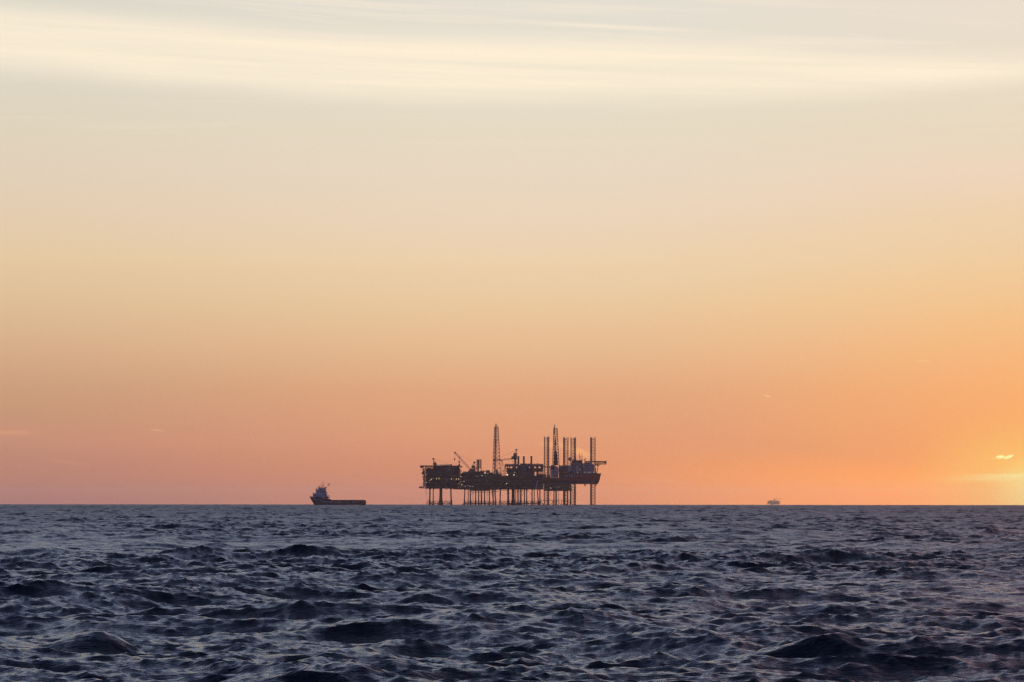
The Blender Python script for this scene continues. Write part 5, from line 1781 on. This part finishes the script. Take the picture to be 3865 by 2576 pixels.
    up = math_('MULTIPLY', smooth(el, 8.3, 9.4), smooth(noise(0.13, 3.2, 1.0, 6, 0.62, 0.4, 0.06, 4.0), 0.48, 0.72))
    c = mix(math_('MULTIPLY', up, 0.55), c, srgb(250, 234, 214))
    lo = math_('MULTIPLY', math_('MULTIPLY', smooth(el, 7.0, 7.6), smooth(el, 8.6, 8.0)), smooth(noise(0.12, 3.0, 1.0, 5, 0.6, 0.3, -0.02, 9.0), 0.5, 0.75))
    c = mix(math_('MULTIPLY', lo, 0.4), c, srgb(246, 232, 206))
    # one thin bright thread above the band
    thr = math_('MULTIPLY', gauss(math_('ADD', el, math_('MULTIPLY', az, 0.055)), deg_el(62 * Q) + 0.055 * deg_az(1400 * Q), 0.045), gauss(az, deg_az(1400 * Q), 1.9))
    c = mix(math_('MULTIPLY', thr, 0.6), c, srgb(255, 238, 216))

    # ---- low haze bars over the horizon, barely lighter than the sky
    bars = smooth(noise(0.07, 2.2, 1.0, 4, 0.5, 0.2, 0.02, 12.0), 0.45, 0.75)
    bars = math_('MULTIPLY', bars, math_('MULTIPLY', smooth(el, 0.05, 0.5), smooth(el, 2.4, 1.3)))
    c = mix(math_('MULTIPLY', bars, 0.16), c, mix(aR, srgb(226, 150, 124), srgb(255, 186, 110)))

    # ---- small sunlit scraps of cloud
    def scrap(c, px, py, wx, wy, tilt, colr, amt, sx=1.6, sy=7.0, lo=0.35, hi=0.6, off=0.0):
        a0, e0 = deg_az(px * Q), deg_el(py * Q)
        da, de = wx * Q / FPX * 57.3, wy * Q / FPX * 57.3
        t = math_('ADD', el, math_('MULTIPLY', math_('SUBTRACT', az, a0), tilt))
        g = math_('MULTIPLY', gauss(az, a0, da), gauss(t, e0, de))
        n = noise(sx, sy, 1.0, 5, 0.6, 0.5, tilt, off)
        f = smooth(math_('MULTIPLY', g, math_('ADD', math_('MULTIPLY', n, 1.3), 0.15)), lo, hi)
        return mix(math_('MULTIPLY', f, amt), c, colr)
    c = scrap(c, 1275, 1022, 40, 9, 0.10, srgb(243, 176, 122), 0.7, 1.2, 8, 0.12, 0.75, 1.5)
    c = scrap(c, 1335, 1040, 30, 9, 0.35, srgb(252, 178, 116), 0.85, 1.2, 8, 0.12, 0.75, 2.5)
    c = scrap(c, 25, 998, 62, 6, 0.0, srgb(222, 160, 122), 0.6, 0.8, 9, 0.1, 0.7, 3.5)
    c = scrap(c, 360, 991, 17, 1.6, 0.10, srgb(240, 178, 136), 0.7, 1, 6, 0.1, 0.6, 4.5)
    c = scrap(c, 150, 1064, 60, 4, 0.14, srgb(212, 148, 122), 0.35, 1, 8, 0.1, 0.7, 5.5)
    c = scrap(c, 1510, 1103, 60, 4, 0.10, srgb(246, 168, 120), 0.4, 1, 8, 0.1, 0.7, 6.5)
    c = scrap(c, 1763, 911, 10, 1.6, 0.33, srgb(255, 206, 150), 0.8, 1, 6, 0.1, 0.6, 7.5)
    c = scrap(c, 2120, 832, 18, 1.2, 0.03, srgb(255, 206, 142), 0.6, 1, 6, 0.1, 0.6, 8.5)
    c = scrap(c, 1200, 1047, 18, 1.6, -0.1, srgb(236, 168, 124), 0.5, 1, 6, 0.1, 0.6, 9.5)

    # ---- glow of the sun, which stands just outside the right edge behind thin cloud
    sa, se = deg_az(2405 * Q), deg_el(1124 * Q)
    dx = math_('MULTIPLY', math_('SUBTRACT', az, sa), 0.58)
    dy = math_('SUBTRACT', el, se)
    rr = math_('SQRT', math_('ADD', math_('MULTIPLY', dx, dx), math_('MULTIPLY', dy, dy)))
    c = mix(smooth(rr, 1.95, 0.0, 0, 0.85), c, srgb(255, 206, 104))
    c = mix(smooth(rr, 0.8, 0.05, 0, 0.95), c, srgb(255, 236, 144))
    # bar of lit cloud above the sun, and the bright scrap over it
    e1 = deg_el(1092 * Q)
    bar = math_('MULTIPLY', math_('MULTIPLY', smooth(el, e1 - 0.16, e1 - 0.01), smooth(el, e1 + 0.045, e1 + 0.005)), smooth(az, deg_az(2150 * Q), deg_az(2380 * Q)))
    c = mix(math_('MULTIPLY', bar, 0.7), c, srgb(255, 240, 165))
    bar2 = math_('MULTIPLY', gauss(el, deg_el(1101 * Q), 0.05), smooth(az, deg_az(2100 * Q), deg_az(2300 * Q)))
    c = mix(math_('MULTIPLY', bar2, 0.45), c, srgb(255, 224, 146))
    c = scrap(c, 2299, 1051, 12, 5.5, -0.05, srgb(255, 255, 172), 1.0, 9, 22, 0.36, 0.56, 2.2)
    c = scrap(c, 2318, 1051, 13, 4.5, -0.34, srgb(255, 252, 168), 1.0, 8, 24, 0.34, 0.56, 6.2)
    c = scrap(c, 2287, 1054, 14, 3.0, -0.12, srgb(255, 214, 128), 0.7, 7, 22, 0.3, 0.6, 8.2)
    c = scrap(c, 2344, 1062, 9, 3.5, 0.0, srgb(255, 206, 120), 0.5, 9, 22, 0.3, 0.6, 11.2)

    # ---- the rest of the sky: clear dusk from the Sky Texture
    sk = nt.nodes.new('ShaderNodeTexSky')
    sk.sky_type = 'NISHITA'
    sk.sun_disc = False
    sk.sun_elevation = R_(SUN_EL)
    sk.sun_rotation = R_(SUN_AZ)
    sk.air_density = 1.0
    sk.dust_density = 1.2
    sk.ozone_density = 2.0
    sc = mix(1.0, sk.outputs['Color'], (SKY_S * 1.0, SKY_S * 0.92, SKY_S * 2.1), 'MULTIPLY')
    # thin veil over the sunset half of the sky, cream low down, slate blue higher up
    VE = [(9.0, (230, 224, 212)), (10.4, (228, 223, 212)), (11.8, (222, 227, 240)), (15, (216, 226, 246)), (19, (188, 201, 232)), (24, (144, 159, 193)),
          (30, (108, 122, 158)), (40, (86, 99, 132)), (60, (70, 81, 110)), (90, (62, 72, 98))]
    r = nt.nodes.new('ShaderNodeValToRGB')
    els = r.color_ramp.elements
    while len(els) < len(VE): els.new(0.5)
    for e, (q, cc) in zip(els, VE):
        e.position = q / 90.0
        e.color = (*srgb(*cc), 1)
    L(math_('DIVIDE', el, 90.0, clamp=True), r.inputs['Fac'])
    warm = math_('MULTIPLY', gauss(az, 19.0, 10.0), smooth(el, 48.0, 12.0))  # unseen warm glow, added so the right-hand sea reflects pink
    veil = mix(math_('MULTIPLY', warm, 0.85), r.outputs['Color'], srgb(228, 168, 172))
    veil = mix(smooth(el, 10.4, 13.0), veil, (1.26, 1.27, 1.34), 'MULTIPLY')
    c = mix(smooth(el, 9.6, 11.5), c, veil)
    front = smooth(math_('ABSOLUTE', math_('SUBTRACT', az, 8.0)), 135, 30)
    front = math_('MAXIMUM', front, smooth(el, 55, 85, 0, 0.5))
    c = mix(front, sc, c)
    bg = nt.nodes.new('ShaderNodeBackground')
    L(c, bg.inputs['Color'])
    bg.inputs['Strength'].default_value = 1.0
    out = nt.nodes.new('ShaderNodeOutputWorld')
    L(bg.outputs[0], out.inputs['Surface'])


SUN_AZ, SUN_EL = 11.3, 0.75
SKY_S = 0.18
build_world()

sun = bpy.data.lights.new('sun', 'SUN')
sun.energy = 0.12
sun.angle = R_(0.6)
sun.color = (1.0, 0.48, 0.18)
so = bpy.data.objects.new('sun', sun)
col.objects.link(so)
sd = Vector((math.sin(R_(SUN_AZ)) * math.cos(R_(SUN_EL)), math.cos(R_(SUN_AZ)) * math.cos(R_(SUN_EL)), math.sin(R_(SUN_EL))))
so.rotation_euler = (-sd).to_track_quat('-Z', 'Y').to_euler()
so.location = sd * 400

# ================================================================== AIR
def build_haze():
    b = MB().box(-25000, 25000, -25000, 25000, sea_z(24000) - 3, 118)
    o = b.build('haze', bpy.data.materials.new('haze'))
    o['kind'] = 'stuff'
    m = o.data.materials[0]
    m.use_nodes = True
    nt = m.node_tree
    nt.nodes.clear()
    v = nt.nodes.new('ShaderNodeVolumePrincipled')
    v.inputs['Color'].default_value = (1.0, 0.91, 0.92, 1)
    v.inputs['Density'].default_value = HAZE
    v.inputs['Anisotropy'].default_value = 0.8
    out = nt.nodes.new('ShaderNodeOutputMaterial')
    nt.links.new(v.outputs[0], out.inputs['Volume'])
    return o


HAZE = 2.3e-5
build_haze()

# ================================================================== CAMERA
cam = bpy.data.cameras.new('camera')
co_ = bpy.data.objects.new('camera', cam)
col.objects.link(co_)
co_.location = (0, 0, CAM_H)
co_.rotation_euler = (R_(90), R_(-0.05), 0)
cam.sensor_width = 36
cam.lens = 100
cam.shift_y = (EYE - 1288) / 3865
cam.clip_start = 0.5
cam.clip_end = 60000
scene.camera = co_

scene.view_settings.view_transform = 'Standard'
scene.view_settings.look = 'None'
scene.view_settings.exposure = 0
scene.view_settings.gamma = 1
scene.cycles.use_denoising = True
scene.cycles.denoising_prefilter = 'NONE'
scene.cycles.denoising_input_passes = 'RGB_ALBEDO_NORMAL'
scene.cycles.max_bounces = 5
scene.cycles.glossy_bounces = 3
scene.cycles.volume_bounces = 0
scene.cycles.sample_clamp_indirect = 4
